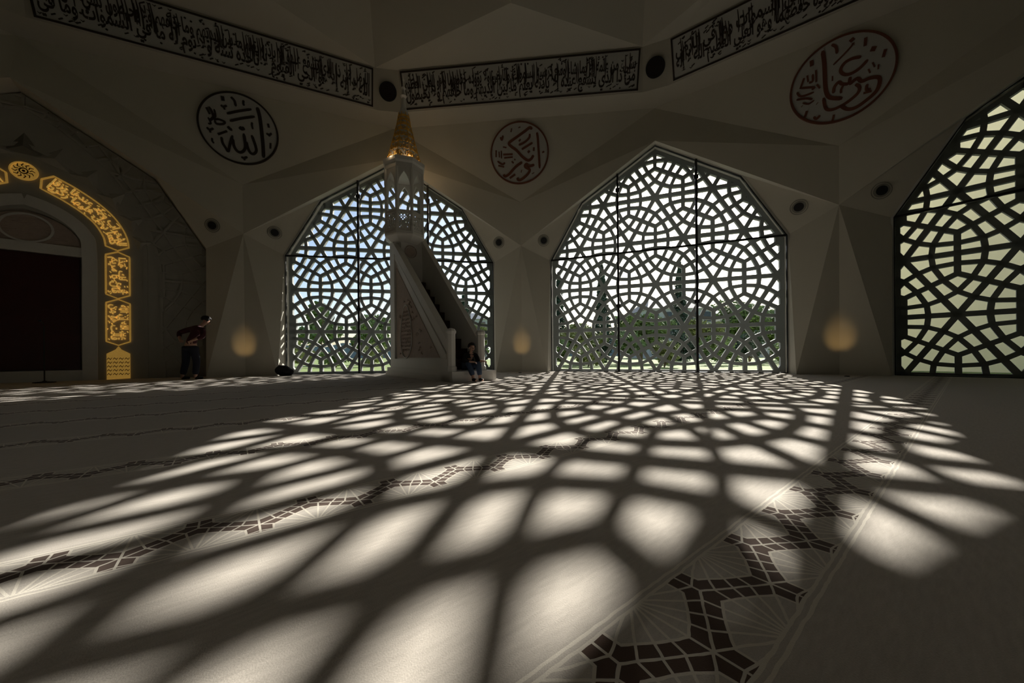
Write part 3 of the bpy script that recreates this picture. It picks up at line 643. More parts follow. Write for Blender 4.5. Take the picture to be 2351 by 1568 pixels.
# white plastic bag and black bag
bm_=MB(); random.seed(11)
def blob(name,c,r,mat_,parent=None,seed=1,amp=.18,lv=3,Mx=None):
    bm=bmesh.new(); bmesh.ops.create_icosphere(bm,subdivisions=lv,radius=1); rn=random.Random(seed)
    ph=[(Vector((rn.uniform(-1,1),rn.uniform(-1,1),rn.uniform(-1,1)))*3,rn.uniform(0,6)) for _ in range(7)]
    for v in bm.verts:
        k=1+amp*sum(math.sin(v.co.dot(a)+b) for a,b in ph)/3; co=v.co*k
        v.co=Vector((co.x*r[0],co.y*r[1],max(-r[2]*.75,co.z*r[2])))
    zmin=min(v.co.z for v in bm.verts)
    for v in bm.verts: v.co.z-=zmin
    me=bpy.data.meshes.new(name); bm.to_mesh(me); bm.free(); me.materials.append(mat_)
    for p in me.polygons: p.use_smooth=True
    o=bpy.data.objects.new(name,me); COL.objects.link(o)
    if parent: o.parent=parent
    o.matrix_local=(Mx if Mx is not None else I4_)@Matrix.Translation(c)
    return o
I4_=Matrix.Identity(4)
bg_=empty('shoulder_bag',frame(-1)@Matrix.Translation((-3.55,-.75,.003)),'black slumped bag lying on the carpet at the left foot of the pulpit window','bag')
blob('body',(0,0,0),(.28,.18,.20),M['blackmat'],bg_,4,.2)
mb=MB(); mb.tube([(-.22,0,.10),(-.30,-.05,.2),(-.18,-.05,.36),(.0,-.02,.34),(.12,0,.26)],.014,6); mb.build('strap',M['blackmat'],bg_,I4_)
blob('flap',(.14,-.06,.05),(.16,.12,.12),M['blackmat'],bg_,9,.2)
# ------------------------------------------------------------------ mihrab: carved stone niche wall with gilded inscription
FK=frame(-2); YB=.40
MI=empty('mihrab',FK@Matrix.Translation((.05,YB,0)),'tall carved stone prayer niche with a gilded inscription arch around a dark red panel','prayer niche')
I4=Matrix.Identity(4)
def arc_pts(pts,n=6):
    P=[Vector(p) for p in pts]; q=[]
    for i in range(len(P)-1):
        p0,p1,p2,p3=P[max(i-1,0)],P[i],P[i+1],P[min(i+2,len(P)-1)]
        for j in range(n):
            t=j/n; q.append(.5*((2*p1)+(p2-p0)*t+(2*p0-5*p1+4*p2-p3)*t*t+(3*p1-p0-3*p2+p3)*t**3))
    return q+[P[-1]]
niche=arc_pts([(1.02,3.98),(.95,4.28),(.71,4.58),(.35,4.79),(0,4.89)],5)
mb=MB()
for sg in (-1,1):
    outer=[(sg*(GW-.02)-.05,0),(sg*(GW-.02)-.05,SH-.01),(sg*(UX-.02)-.05,UZ-.02),(-.05,GZ-.03)]
    inner=[(0,4.89)]+[(sg*p.x,p.y) for p in reversed(niche[:-1])]+[(sg*1.02,0)]
    mb.add([(x,0,z) for x,z in outer+inner],[tuple(range(len(outer)+len(inner)))])
    loop=[(sg*1.02,0)]+[(sg*p.x,p.y) for p in niche]
    n=len(loop); mb.add([(x,0,z) for x,z in loop]+[(x,.22,z) for x,z in loop],[(i,i+1,n+i+1,n+i) for i in range(n-1)])
mb.build('back_panel',M['stone'],MI,I4,recalc=False)
# pale arch surround between niche and gilding
mb=MB(); 
sur=arc_pts([(1.17,0),(1.17,2.0),(1.17,3.95),(1.07,4.40),(.80,4.75),(.41,5.01),(0,5.15)],6)
for sg in (-1,1): mb.stroke([(sg*p.x,p.y) for p in sur],.30,-.03,.0,False)
mb.build('arch_surround',M['marble'],MI,I4)
mb=MB(); sur2=arc_pts([(2.34,0),(2.34,2.2),(2.34,3.9),(2.28,4.55),(1.95,5.2),(1.4,5.85),(.7,6.4),(0,6.7)],6)
for sg in (-1,1): mb.stroke([(sg*p.x,p.y) for p in sur2],.10,-.035,.0,False)
mb.build('outer_moulding',M['stone'],MI,I4)
mb=MB(); mb.add([(-1.02,.22,0),(1.02,.22,0),(1.02,.22,4.9),(-1.02,.22,4.9)],[(0,1,2,3)]); mb.build('niche_back',M['stone'],MI,I4)
mb=MB(); mb.box((-.95,.12,.33),(.95,.2,3.69)); np_=mb.build('niche_panel',M['doorred'],MI,I4); np_['label']='dark red panel'
mb=MB(); mb.box((-1.02,.04,3.70),(1.02,.2,3.98)); mb.build('lintel',M['marble'],MI,I4)
mb=MB(); mb.box((-1.02,.06,.0),(1.02,.2,.31)); mb.build('sill',M['marble'],MI,I4)
lun=[(-p.x*.98,p.y-.02) for p in niche]+[(p.x*.98,p.y-.02) for p in reversed(niche[:-1])]
mb=MB(); mb.prism(lun,.12,.2)
rnd=random.Random(5)
for i in range(26):
    z=rnd.uniform(4.0,4.65); x=rnd.uniform(-.8,.8)*(1-(z-3.95)*.75); mb.stroke([(x-.12,z),(x,z+rnd.uniform(-.03,.03)),(x+.12,z+.01)],.028,.095,.12)
mb.build('lunette',M['marble_rose'],MI,I4)
mb=MB()
N=40; ell=[(.47*math.cos(2*PI*i/N),4.38+.39*math.sin(2*PI*i/N)) for i in range(N+1)]
mb.stroke(ell,.05,.07,.12,False); mb.build('lunette_ring',M['marble'],MI,I4)
# carved star band along the outer edge
inn=arc_pts([(2.70,0),(2.70,2.0),(2.70,3.28),(2.63,3.98),(2.38,4.94),(2.0,5.82),(1.38,6.70),(.58,7.42),(0,7.72)],6)
def inside_inner(x,z):
    x=abs(x)
    for a,b in zip(inn[:-1],inn[1:]):
        if a.y<=z<=b.y: return x< a.x+(b.x-a.x)*(z-a.y)/max(1e-6,b.y-a.y)
    return False
mb=MB(); lattice(mb,[(x*.985-.05,z) for x,z in [(-GW,.02),(GW,.02),(GW,SH-.03),(UX,UZ-.06),(0,GZ-.1),(-UX,UZ-.06),(-GW,SH-.03)]],keep=lambda x,z:not inside_inner(x,z),T=TT,y0=-.07,y1=.0,ws={'ray':.06,'hex':.055,'arm':.05})
mb.build('star_relief',M['stone'],MI,I4)
mb=MB()
for sg in (-1,1): mb.stroke([(sg*p.x,p.y) for p in inn],.07,-.04,.0,False)
mb.build('relief_moulding',M['stone'],MI,I4)
# faceted pyramids over the gilded arch
mb=MB()
for sg in (-1,1):
    for (x,z,sz,an) in ((.55,6.45,.40,-20),(1.15,6.1,.38,-32),(1.65,5.6,.36,-45),(2.05,5.0,.33,-58),(2.25,4.35,.28,-72),(.0,6.62,.40,0)):
        c=Vector((sg*x,z)); b=[]
        for a in (90,210,330):
            aa=rad(a+sg*an); b.append((c.x+sz*math.cos(aa),0,c.y+sz*math.sin(aa)))
        mb.add(b+[(c.x,-.09,c.y)],[(0,1,3),(1,2,3),(2,0,3)])
mb.build('facet_relief',M['stone'],MI,I4)
# gilding
def along(path):
    P=[Vector(p) for p in path]; L=[0]
    for a,b in zip(P[:-1],P[1:]): L.append(L[-1]+(b-a).length)
    def at(t):
        d=t*L[-1]
        for i in range(len(P)-1):
            if d<=L[i+1] or i==len(P)-2:
                u=(d-L[i])/(L[i+1]-L[i]); p=P[i].lerp(P[i+1],u); tg=(P[i+1]-P[i]).normalized(); return p,tg
    return at,L[-1]
def cartouche(path,hw,text,sg,label=None,tip=.12,rows=2):
    "gilded cartouche: outline with pointed ends and raised lettering along a path"
    P=[(sg*p[0],p[1]) for p in path]
    at,L=along(P)
    def off(t,o):
        p,tg=at(min(max(t,0),1)); n=Vector((-tg.y,tg.x)); return p+n*o
    fl=tip/L
    up=[off(fl+(1-2*fl)*i/24,hw) for i in range(25)]; lo=[off(fl+(1-2*fl)*i/24,-hw) for i in range(25)]
    p0,_=at(0); p1,_=at(1)
    mb=MB(); loop=[p0]+up+[p1]+list(reversed(lo))+[p0]
    mb.stroke(loop,.035,-.045,.0,False)
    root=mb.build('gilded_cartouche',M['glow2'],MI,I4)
    mb=MB(); words=text.split(); h=max(1,len(words)//2)
    parts=((' '.join(words[:h]),-.86,.98),(' '.join(words[h:]),-.12,.98))
    flip=-1 if sg>0 else 1
    for s,c0,hh in parts:
        def fn(x,y,t,c0=c0,hh=hh):
            u=x if sg<0 else x
            p=off(fl*1.4+(1-2.8*fl)*u,hw*(c0+hh*y)); return (p.x,-.012-t,p.y)
        put_text(mb,s,fn,bold=.02,th=.04)
    rnd=random.Random(len(text))
    for i in range(int(L*26)):
        u=rnd.uniform(fl*1.5,1-fl*1.5); o=rnd.uniform(-.85,.85)*hw; p=off(u,o); q=off(min(u+.05/L,1),o+rnd.uniform(-.04,.04)); mb.stroke([p,q],.022,-.03,-.008)
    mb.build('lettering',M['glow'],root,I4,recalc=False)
    return root
gp=arc_pts([(.30,5.80),(.58,5.64),(.84,5.485),(1.23,5.18),(1.515,4.84),(1.70,4.42),(1.745,4.02)],6)
gp=[tuple(p) for p in gp]
AY='كلما دخل عليها زكريا المحراب وجد عندها رزقا'; AY2='قال يا مريم أنى لك هذا'; AY3='قالت هو من عند الله إن الله'
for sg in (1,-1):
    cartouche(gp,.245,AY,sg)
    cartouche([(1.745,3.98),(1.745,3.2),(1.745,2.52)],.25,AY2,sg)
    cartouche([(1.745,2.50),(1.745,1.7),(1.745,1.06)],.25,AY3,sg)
    mb=MB(); x0,x1=sg*1.50,sg*1.99; xm=(x0+x1)/2
    mb.prism([(x0,.0),(x1,.02),(x1,.80),(xm+(x1-xm)*.25,.93),(xm,1.03),(xm+(x0-xm)*.25,.93),(x0,.80)],-.04,.0)
    mb.cur=1
    for j in range(5):
        z=.14+.12*j
        for i in range(4):
            x=x0+(x1-x0)*(.125+.25*i); mb.stroke([(x-.05,z),(x-.02,z+.05),(x+.02,z),(x+.05,z+.05)],.022,-.06,-.04)
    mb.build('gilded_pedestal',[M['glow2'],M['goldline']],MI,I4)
mb=MB(); mb.disc(0,5.93,.25,-.04,.0,40); mb.ring(0,5.93,.22,.25,-.06,-.04,40); mb.cur=1; mb.ring(0,5.93,.06,.085,-.06,-.04,24); mb.disc(0,5.93,.03,-.06,-.04,16)
for i in range(12):
    a=2*PI*i/12; c,s_=math.cos(a),math.sin(a)
    mb.stroke([(.10*c,5.93+.10*s_),(.15*math.cos(a+.25),5.93+.15*math.sin(a+.25)),(.20*c,5.93+.20*s_)],.022,-.06,-.04)
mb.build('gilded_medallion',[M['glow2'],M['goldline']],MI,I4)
# microphone stand in front of the niche
T=FK@Matrix.Translation((.56,-.35,0))
ms=empty('microphone_stand',T,'thin black microphone stand standing before the dark red niche panel','stand')
mb=MB(); mb.lathe([(.20,0),(.20,.02),(.05,.04),(.02,.06)],24); mb.build('base',M['black'],ms,I4)
mb=MB(); mb.tube([(0,0,.05),(0,0,1.55)],.014,10); mb.build('pole',M['black'],ms,I4)
mb=MB(); mb.tube([(0,0,1.50),(.02,-.1,1.62),(.03,-.3,1.66)],.009,8); mb.build('boom',M['black'],ms,I4)
mb=MB(); mb.tube([(.03,-.30,1.66),(.035,-.40,1.67)],[.022,.028],12); mb.build('microphone',M['black'],ms,I4)

# ------------------------------------------------------------------ outside: wall beyond the right window, planting, buildings
mb=MB(); mb.box((-7.6,7.0,-.12),(30,7.4,12.4)); tag(mb.build('wall_outside',M['stucco'],None,frame(1)),kind='structure')
def dirpt(px_,D): return Vector(((px_-1175.5)/FPX*D,D,-.12))
def leaves(mb,c,r,n,size,rn,shell=.55):
    for _ in range(n):
        v=Vector((rn.gauss(0,1),rn.gauss(0,1),rn.gauss(0,1))).normalized()*(shell+(1-shell)*rn.random())
        p=Vector((c[0]+v.x*r[0],c[1]+v.y*r[1],c[2]+v.z*r[2])); a=Vector((rn.uniform(-1,1),rn.uniform(-1,1),rn.uniform(-1,1))).normalized(); b=a.orthogonal().normalized(); s=size*rn.uniform(.6,1.4)
        mb.add([p-a*s,p+b*s*.6,p+a*s,p-b*s*.6],[(0,1,2,3)])
def tree(name,px_,D,h,w,kind,lab,seed,group):
    rn=random.Random(seed); root=empty(name,Matrix.Translation(dirpt(px_,D)),lab,'tree',group)
    mb=MB()
    if kind=='cypress':
        mb.tube([(0,0,0),(0,0,h*.9)],[.16,.03],8); mb.build('trunk',M['trunk'],root,I4_)
        mb=MB()
        for i in range(15):
            z=.5+(h-.7)*i/14; t=i/14; r=w/2*(.75+.25*math.sin(PI*min(1,t*1.6+.15)))*(1-t**3*.85); leaves(mb,(0,0,z),(r,r,h/18),330,.17,rn)
        mb.build('foliage',M['cypress'],root,I4_,recalc=False)
    else:
        mb.tube([(0,0,0),(.1,0,h*.3),(.0,.1,h*.6)],[.2,.15,.08],8)
        for i in range(5):
            a=rn.uniform(0,6.28); mb.tube([(.05,.05,h*.38),(math.cos(a)*w*.2,math.sin(a)*w*.2,h*.6),(math.cos(a)*w*.32,math.sin(a)*w*.32,h*.75)],[.09,.06,.03],6)
        mb.build('trunk',M['trunk'],root,I4_)
        mb=MB()
        for i in range(16):
            a=rn.uniform(0,6.28); q=rn.uniform(0,.34)*w; z=h*rn.uniform(.42,.86); leaves(mb,(math.cos(a)*q,math.sin(a)*q,z),(w*.2,w*.2,h*.14),330,.20,rn)
        mb.build('foliage',M['leaf' if kind=='leaf' else 'leaf2'],root,I4_,recalc=False)
for a in (('cypress_tree',1383,34,9.4,2.0,'cypress','slender dark cypress seen through the left third of the middle window',1),
          ('cypress_tree',1562,40,11.2,2.4,'cypress','tallest dark cypress seen through the middle third of the middle window',2),
          ('cypress_tree',1284,42,10.5,2.0,'cypress','narrow cypress at the left edge of the middle window',3),
          ('cypress_tree',1068,44,9.2,2.4,'cypress','dark cypress seen between the pulpit stairs and the window edge',4),
          ('leafy_tree',1690,36,6.6,7.5,'leaf','broad dark green tree seen through the right third of the middle window',5),
          ('leafy_tree',1470,30,4.2,5.5,'leaf','low green tree between the two cypresses of the middle window',6),
          ('leafy_tree',1615,32,4.2,4.0,'leaf2','small yellow-green tree low in the middle window beside the right mullion',7),
          ('leafy_tree',1330,27,3.2,4.5,'leaf2','small olive tree low at the left of the middle window',8),
          ('leafy_tree',735,38,7.0,5.0,'leaf','green tree seen through the left third of the pulpit window',9),
          ('leafy_tree',850,34,5.2,5.0,'leaf','lower green tree seen left of the pulpit back edge',10),
          ('leafy_tree',1105,36,4.2,4.5,'leaf2','pale green bushy tree beyond the foot of the pulpit stairs',11),
          ('leafy_tree',1770,40,6.0,6.0,'leaf','green tree at the right edge of the middle window',12)):
    tree(*a,'trees outside the windows')
def shrub(px_,D,h,w,m,lab,seed):
    rn=random.Random(seed); root=empty('shrub',Matrix.Translation(dirpt(px_,D)),lab,'shrub','shrubs close outside the windows')
    mb=MB()
    for i in range(4):
        a=rn.uniform(0,6.28); mb.tube([(0,0,0),(math.cos(a)*w*.15,math.sin(a)*w*.15,h*.5)],[.04,.02],5)
    mb.build('stem',M['trunk'],root,I4_)
    mb=MB()
    for i in range(9):
        a=rn.uniform(0,6.28); q=rn.uniform(0,.32)*w; leaves(mb,(math.cos(a)*q,math.sin(a)*q,h*rn.uniform(.25,.78)),(w*.22,w*.22,h*.22),170,.13,rn,.3)
    mb.build('foliage',M[m],root,I4_,recalc=False)
for q in ((1290,24,2.2,2.4,'leaf','dark rounded shrub at the left edge of the middle window',21),(1350,22,1.6,2.2,'leaf2','low yellow-green shrub left of the middle window mullion',22),(1440,25,2.6,3.0,'leaf','rounded green shrub just right of the left mullion of the middle window',23),(1525,20,1.6,2.0,'leaf2','bright yellow-green shrub in the centre of the middle window',24),
          (1570,27.5,3.0,2.6,'cypress','dark shrub left of the right mullion of the middle window',25),(1650,23,2.2,2.6,'leaf','green shrub right of the right mullion of the middle window',26),(1720,25,2.7,3.0,'cypress','dark bushy shrub in the right third of the middle window',27),(1790,24,2.0,2.4,'leaf','green shrub at the right edge of the middle window',28),
          (690,26,2.0,2.6,'leaf2','pale green shrub at the left edge of the pulpit window',29),(770,25,1.4,2.2,'leaf','low green shrub in the left third of the pulpit window',30),(860,26,1.9,2.4,'leaf2','pale green shrub just left of the pulpit',31),(1090,27,2.4,2.4,'leaf','green shrub behind the seated person and pulpit posts',32)):
    shrub(*q)
def building(name,px0,px1,D,h,m,lab,floors,cols,roof=1.6,dep=12):
    a=dirpt(px0,D); b=dirpt(px1,D); w=b.x-a.x
    root=empty(name,Matrix.Translation(a),lab,'building','buildings beyond the garden')
    mb=MB(); mb.box((0,0,0),(w,dep,h)); mb.build('wall',m,root,I4_)
    mb=MB(); mb.add([(-.4,-.4,h),(w+.4,-.4,h),(w+.4,dep+.4,h),(-.4,dep+.4,h),(w*.2,dep/2,h+roof),(w*.8,dep/2,h+roof)],[(0,1,5,4),(1,2,5),(2,3,4,5),(3,0,4),(3,2,1,0)]); mb.build('roof',M['roofslate'],root,I4_)
    for i in range(floors):
        for j in range(cols):
            x=w*(j+.5)/cols; z=h*(i+.5)/floors; mb=MB(); mb.box((x-w/cols*.28,-.06,z-h/floors*.3),(x+w/cols*.28,.02,z+h/floors*.3)); mb.build('window',M['winglass'],root,I4_)
building('apartment_block',1490,1640,66,9.5,M['wallbldg'],'grey block with dark roof beyond the middle third of the middle window',3,5,3.2)
building('apartment_block',1655,1830,74,9.0,M['wallbldg2'],'cream block with dark roof behind the broad tree at right of the middle window',3,5,2.2)
building('apartment_block',1030,1120,70,8.2,M['wallbldg'],'grey block seen between pulpit stairs and window edge',3,4,2.0)
mb=MB(); rn=random.Random(2); pts=[]
N=60
for i in range(N+1):
    a=-1.25+2.5*i/N; R=190; z=6+4*math.sin(i*.37)+3*math.sin(i*.83+1)+2*math.sin(i*1.7); pts.append((R*math.sin(a),R*math.cos(a),z))
mb.add([(x,y,-.2) for x,y,z in pts]+[(x*1.02,y*1.02,z) for x,y,z in pts]+[(x*1.3,y*1.3,z*.6) for x,y,z in pts],[(i,i+1,N+1+i+1,N+1+i) for i in range(N)]+[(N+1+i,N+1+i+1,2*N+2+i+1,2*N+2+i) for i in range(N)])
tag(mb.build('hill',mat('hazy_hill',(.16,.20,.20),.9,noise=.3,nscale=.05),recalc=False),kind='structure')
# ------------------------------------------------------------------ people
def skin_mesh(name,nodes,edges,m,parent=None,root=0,sub=2,Mx=None):
    me=bpy.data.meshes.new(name); me.from_pydata([n[0] for n in nodes],edges,[]); me.materials.append(m)
    o=bpy.data.objects.new(name,me); COL.objects.link(o)
    md=o.modifiers.new('skin','SKIN'); md.use_smooth_shade=True; md.branch_smoothing=.6
    if not me.skin_vertices: me.attributes and None
    sv=me.skin_vertices[0].data if me.skin_vertices else None
    for i,n in enumerate(nodes):
        r=n[1] if isinstance(n[1],tuple) else (n[1],n[1])
        sv[i].radius=r; sv[i].use_root=(i==root)
    o.modifiers.new('sub','SUBSURF').levels=sub; o.modifiers['sub'].render_levels=sub
    if parent: o.parent=parent; o.matrix_local=I4_
    elif Mx is not None: o.matrix_world=Mx
    return o
def hand(nodes,edges,wrist,dirv,palmn,curl=.5,side=1,s=1.0):
    "adds palm + five separate fingers to a body graph; returns nothing"
    d=Vector(dirv).normalized(); n=Vector(palmn); n=(n-d*n.dot(d)).normalized(); x=d.cross(n)*side
    w=Vector(nodes[wrist][0]); pc=w+d*.055*s; nodes.append((tuple(pc),(.026*s,.034*s))); edges.append((wrist,len(nodes)-1)); ip=len(nodes)-1
    for j,(o,l) in enumerate(((-.030,.066),(-.011,.076),(.010,.071),(.029,.056))):
        p=pc+d*.040*s+x*o*s; prev=ip
        for t in range(3):
            a=curl*(t+.4); q=(d*math.cos(a)+n*math.sin(a))
            p=p+q*(l*s/2.6 if t else .012*s); nodes.append((tuple(p),.0085*s)); edges.append((prev,len(nodes)-1)); prev=len(nodes)-1
    p=w+d*.03*s-x*.036*s; nodes.append((tuple(p),.011*s)); edges.append((ip,len(nodes)-1)); prev=len(nodes)-1
    for t in range(2):
        p=p+(d*.7-x*.5+n*.35).normalized()*.030*s; nodes.append((tuple(p),.009*s)); edges.append((prev,len(nodes)-1)); prev=len(nodes)-1
def head_nodes(nodes,edges,neck,base,up,fwd,s=1.0):
    u=Vector(up).normalized(); f=Vector(fwd); f=(f-u*f.dot(u)).normalized(); b=Vector(base); r=u.cross(f)
    def N(p,rr,pa): nodes.append((tuple(p),rr)); edges.append((pa,len(nodes)-1)); return len(nodes)-1
    j=N(b+u*.02*s,.052*s,neck); c=N(b+u*.085*s+f*.022*s,(.074*s,.080*s),j); t=N(b+u*.150*s+f*.008*s,(.080*s,.092*s),c); N(b+u*.205*s-f*.005*s,(.060*s,.070*s),t)
    nz=N(b+u*.105*s+f*.112*s,.013*s,c); N(b+u*.082*s+f*.124*s,.012*s,nz)
    return b,u,f,r
def face_parts(root,b,u,f,r,s=1.0):
    for sg in (-1,1):
        mb=MB(); c=b+u*.128*s+f*.088*s+r*.032*s*sg; mb.lathe([(0,-.011),(.009,-.006),(.012,0),(.009,.006),(0,.011)],10,tuple(c)); mb.build('eye',M['hair'],root,I4_,smooth=True)
        mb=MB(); c=b+u*.105*s+r*.082*s*sg; mb.lathe([(0,-.032),(.012,-.02),(.016,.005),(.012,.024),(0,.032)],10,tuple(c)); mb.build('ear',M['skin'],root,I4_,smooth=True)
    mb=MB(); c=b+u*.052*s+f*.094*s; mb.tube([c-r*.025*s-f*.008,c+f*.004,c+r*.025*s-f*.008],.007*s,6); mb.build('mouth',M['maroon'],root,I4_,smooth=True)
def hair_cap(root,b,u,f,r,s=1.0):
    bm=bmesh.new(); bmesh.ops.create_icosphere(bm,subdivisions=3,radius=1)
    kill=[v for v in bm.verts if (v.co.z<-.45) or (v.co.y>.35 and v.co.z<.35)]
    bmesh.ops.delete(bm,geom=kill,context='VERTS')
    me=bpy.data.meshes.new('hair')
    for v in bm.verts:
        k=1+.04*math.sin(v.co.x*23+v.co.z*17); c=b+u*.140*s+u*v.co.z*.112*s*k+f*(v.co.y*.112-.008)*s*k+r*v.co.x*.096*s*k; v.co=c
    bm.to_mesh(me); bm.free(); me.materials.append(M['hair'])
    for p in me.polygons: p.use_smooth=True
    o=bpy.data.objects.new('hair',me); COL.objects.link(o); o.parent=root; o.matrix_local=I4_
    so=o.modifiers.new('thick','SOLIDIFY'); so.thickness=.012
# standing person: local x = to the right in the photo, y = away, z up ; feet at origin
def standing():
    nodes=[];edges=[]
    def N(p,r,pa=None):
        nodes.append((p,r)); 
        if pa is not None: edges.append((pa,len(nodes)-1))
        return len(nodes)-1
    pel=N((.0,.0,.93),(.135,.105)); wa=N((.02,.03,1.08),(.125,.10),pel); ch=N((.06,.09,1.26),(.15,.115),wa); sh=N((.10,.14,1.41),(.12,.09),ch); nk=N((.15,.19,1.49),.05,sh)
    fw=Vector((.42,.85,-.40)); 
    hd=head_nodes(nodes,edges,nk,(.17,.215,1.52),(.30,.36,.9),fw)
    # left arm (photo left): elbow out, hand on hip
    a=N((-.10,.16,1.40),.066,sh); e=N((-.36,.06,1.28),.048,a); w_=N((-.24,-.05,1.10),.034,e); hand(nodes,edges,w_,(.62,-.25,-.35),(.2,.9,-.1),.35,1)
    # right arm: elbow bent, hand behind the hip towards the viewer
    a2=N((.27,.08,1.38),.066,sh); e2=N((.40,-.06,1.16),.048,a2); w2_=N((.25,-.20,1.06),.034,e2); hand(nodes,edges,w2_,(-.75,-.15,-.5),(0,.9,0),.5,-1)
    # legs
    h1=N((-.10,.0,.86),.095,pel); k1=N((-.15,.03,.48),.062,h1); an1=N((-.20,-.02,.10),.042,k1); he1=N((-.205,-.03,.045),.040,an1); t1=N((-.14,.12,.035),.034,he1)
    h2=N((.10,.0,.86),.095,pel); k2=N((.13,.05,.48),.062,h2); an2=N((.12,.02,.10),.042,k2); he2=N((.12,.01,.045),.040,an2); t2=N((.20,.15,.035),.034,he2)
    return nodes,edges,hd
PY=10.3; PXp=(437-1175.5)/FPX*PY
PM=Matrix.Translation((PXp,PY,0.0))@Matrix.Scale(1.10,4)
nodes,edges,hd=standing()
p1=skin_mesh('person',nodes,edges,M['skin'],None,0,2,PM)
tag(p1,'person in dark maroon jumper and dark trousers standing stooped with hands at the hips','person')
hair_cap(p1,*hd); face_parts(p1,*hd)
skin_mesh('jumper',[((.0,-.0,.90),(.155,.125)),((.02,.03,1.08),(.142,.118)),((.06,.09,1.26),(.168,.132)),((.10,.14,1.41),(.135,.105)),((.13,.17,1.46),(.075,.07)),((-.10,.16,1.40),.084),((-.36,.06,1.28),.066),((-.275,-.02,1.15),.052),((.27,.08,1.38),.084),((.40,-.06,1.16),.066),((.305,-.145,1.095),.052)],[(0,1),(1,2),(2,3),(3,4),(3,5),(5,6),(6,7),(3,8),(8,9),(9,10)],M['maroon'],p1)
skin_mesh('trousers',[((.0,.0,.95),(.150,.122)),((-.10,.0,.85),.112),((-.15,.03,.48),.086),((-.195,-.015,.12),.072),((.10,.0,.85),.112),((.13,.05,.48),.086),((.12,.02,.12),.072)],[(0,1),(1,2),(2,3),(0,4),(4,5),(5,6)],M['navy'],p1)
for x,y,dx,dy in ((-.205,-.03,.07,.16),(.12,.01,.09,.15)):
    skin_mesh('sock',[((x,y-.02,.05),(.048,.046)),((x+dx*.5,y+dy*.5,.045),(.046,.040)),((x+dx,y+dy,.038),(.038,.032))],[(0,1),(1,2)],M['shoe'],p1)
# seated person on the pulpit's entrance step, leaning on the knees ; local x right, y away from the viewer
SM=Matrix.Translation(((1084-1175.5)/FPX*8.85,8.85,0.0))@Matrix.Scale(1.05,4)
def seated():
    nodes=[];edges=[]
    def N(p,r,pa=None):
        nodes.append((p,r))
        if pa is not None: edges.append((pa,len(nodes)-1))
        return len(nodes)-1
    s=.86
    pel=N((-.14,.20,.37),(.12,.10)); wa=N((-.13,.14,.47),(.12,.10),pel); ch=N((-.09,.05,.58),(.135,.105),wa); sh=N((-.05,-.02,.66),(.11,.085),ch); nk=N((-.03,-.06,.70),.045,sh)
    hd=head_nodes(nodes,edges,nk,(-.015,-.085,.715),(.18,-.22,.95),(.55,-.75,-.35),.86)
    a=N((.08,.04,.63),.055,sh); e=N((.17,-.10,.47),.042,a); w_=N((.26,-.24,.49),.03,e); hand(nodes,edges,w_,(.8,-.4,-.1),(0,.1,-1),.5,1,.9)
    a2=N((-.18,-.02,.62),.055,sh); e2=N((-.16,-.18,.47),.042,a2); w2_=N((.02,-.30,.47),.03,e2); hand(nodes,edges,w2_,(.9,-.15,-.1),(0,.1,-1),.5,-1,.9)
    h1=N((-.05,.12,.36),.085,pel); k1=N((.17,-.22,.44),.06,h1); an1=N((.21,-.26,.11),.038,k1); he1=N((.205,-.25,.045),.036,an1); t1=N((.30,-.36,.035),.032,he1)
    h2=N((-.18,.10,.36),.085,pel); k2=N((-.06,-.26,.44),.06,h2); an2=N((.06,-.34,.11),.038,k2); he2=N((.055,-.33,.045),.036,an2); t2=N((.15,-.44,.035),.032,he2)
    return nodes,edges,hd
nodes,edges,hd=seated()
p2=skin_mesh('person',nodes,edges,M['skin'],None,0,2,SM)
tag(p2,'person in dark top and blue jeans sitting hunched on the pulpit entrance step','person')
hair_cap(p2,*hd,.86); face_parts(p2,*hd,.86)
skin_mesh('jacket',[((-.14,.19,.395),(.14,.11)),((-.13,.14,.47),(.138,.118)),((-.09,.05,.58),(.152,.122)),((-.05,-.02,.66),(.125,.10)),((-.035,-.045,.69),(.065,.06)),((.08,.04,.63),.072),((.17,-.10,.47),.058),((.235,-.20,.485),.046),((-.18,-.02,.62),.072),((-.16,-.18,.47),.058),((-.02,-.285,.47),.046)],[(0,1),(1,2),(2,3),(3,4),(3,5),(5,6),(6,7),(3,8),(8,9),(9,10)],M['blackmat'],p2)
skin_mesh('jeans',[((-.13,.19,.375),(.138,.105)),((-.05,.12,.36),.10),((.17,-.22,.44),.078),((.208,-.257,.13),.062),((-.18,.10,.36),.10),((-.06,-.26,.44),.078),((.055,-.335,.13),.062)],[(0,1),(1,2),(2,3),(0,4),(4,5),(5,6)],M['jeans'],p2)
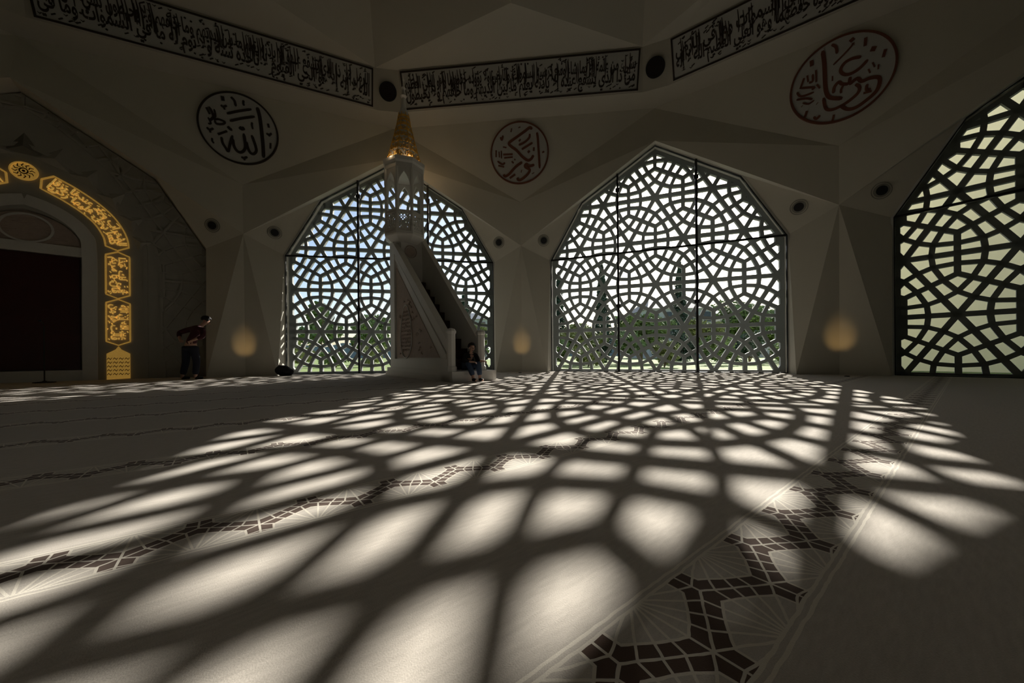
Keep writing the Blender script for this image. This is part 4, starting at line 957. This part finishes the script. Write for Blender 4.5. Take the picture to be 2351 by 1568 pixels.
for x,y,dx,dy in ((.205,-.25,.095,-.11),(.055,-.33,.095,-.11)):
    skin_mesh('shoe',[((x-.01,y+.02,.05),(.046,.046)),((x+dx*.5,y+dy*.5,.045),(.044,.040)),((x+dx,y+dy,.038),(.036,.032))],[(0,1),(1,2)],M['shoe'],p2)
# ------------------------------------------------------------------ light, sky, camera
def bay_dir(k,x,y,z):
    m=frame(k).to_3x3(); return m@Vector((x,y,z))
SUND=bay_dir(0,-.121,-1.0,-.5565).normalized()       # travelling direction of the sunlight
ld=bpy.data.lights.new('sun','SUN'); ld.energy=SUNE; ld.color=(1,.945,.86); ld.angle=rad(.53)
lo=bpy.data.objects.new('sun',ld); COL.objects.link(lo); lo.rotation_euler=SUND.to_track_quat('-Z','Y').to_euler()
w=bpy.data.worlds.new('sky'); sc.world=w; w.use_nodes=True; nt=w.node_tree
sk=nt.nodes.new('ShaderNodeTexSky'); sk.sky_type='NISHITA'; sk.sun_disc=False
el=math.asin(-SUND.z); az=math.atan2(-SUND.x,-SUND.y)
sk.sun_elevation=el; sk.sun_rotation=az; sk.air_density=1.0; sk.dust_density=2.0; sk.ozone_density=1.0; sk.altitude=100
bg=nt.nodes['Background']; bg.inputs['Strength'].default_value=SKYE
nt.links.new(sk.outputs['Color'],bg.inputs['Color'])
cd=bpy.data.cameras.new('camera'); cam=bpy.data.objects.new('camera',cd); COL.objects.link(cam)
cd.sensor_fit='HORIZONTAL'; cd.sensor_width=36; cd.lens=FPX/2351*36; cd.shift_y=SHY/2351; cd.clip_start=.05; cd.clip_end=800
c,s=math.cos(ROLL),math.sin(ROLL)
cam.matrix_world=Matrix(((c,-s,0,0),(0,0,-1,0),(s,c,0,CAMH),(0,0,0,1)))
sc.camera=cam
vs=sc.view_settings; vs.view_transform='Standard'; vs.look='None'; vs.gamma=1; vs.use_curve_mapping=False; vs.exposure=EXPO
cy=sc.cycles; cy.max_bounces=10; cy.diffuse_bounces=6; cy.glossy_bounces=4; cy.transparent_max_bounces=16; cy.transmission_bounces=6; cy.sample_clamp_indirect=6; cy.use_denoising=True
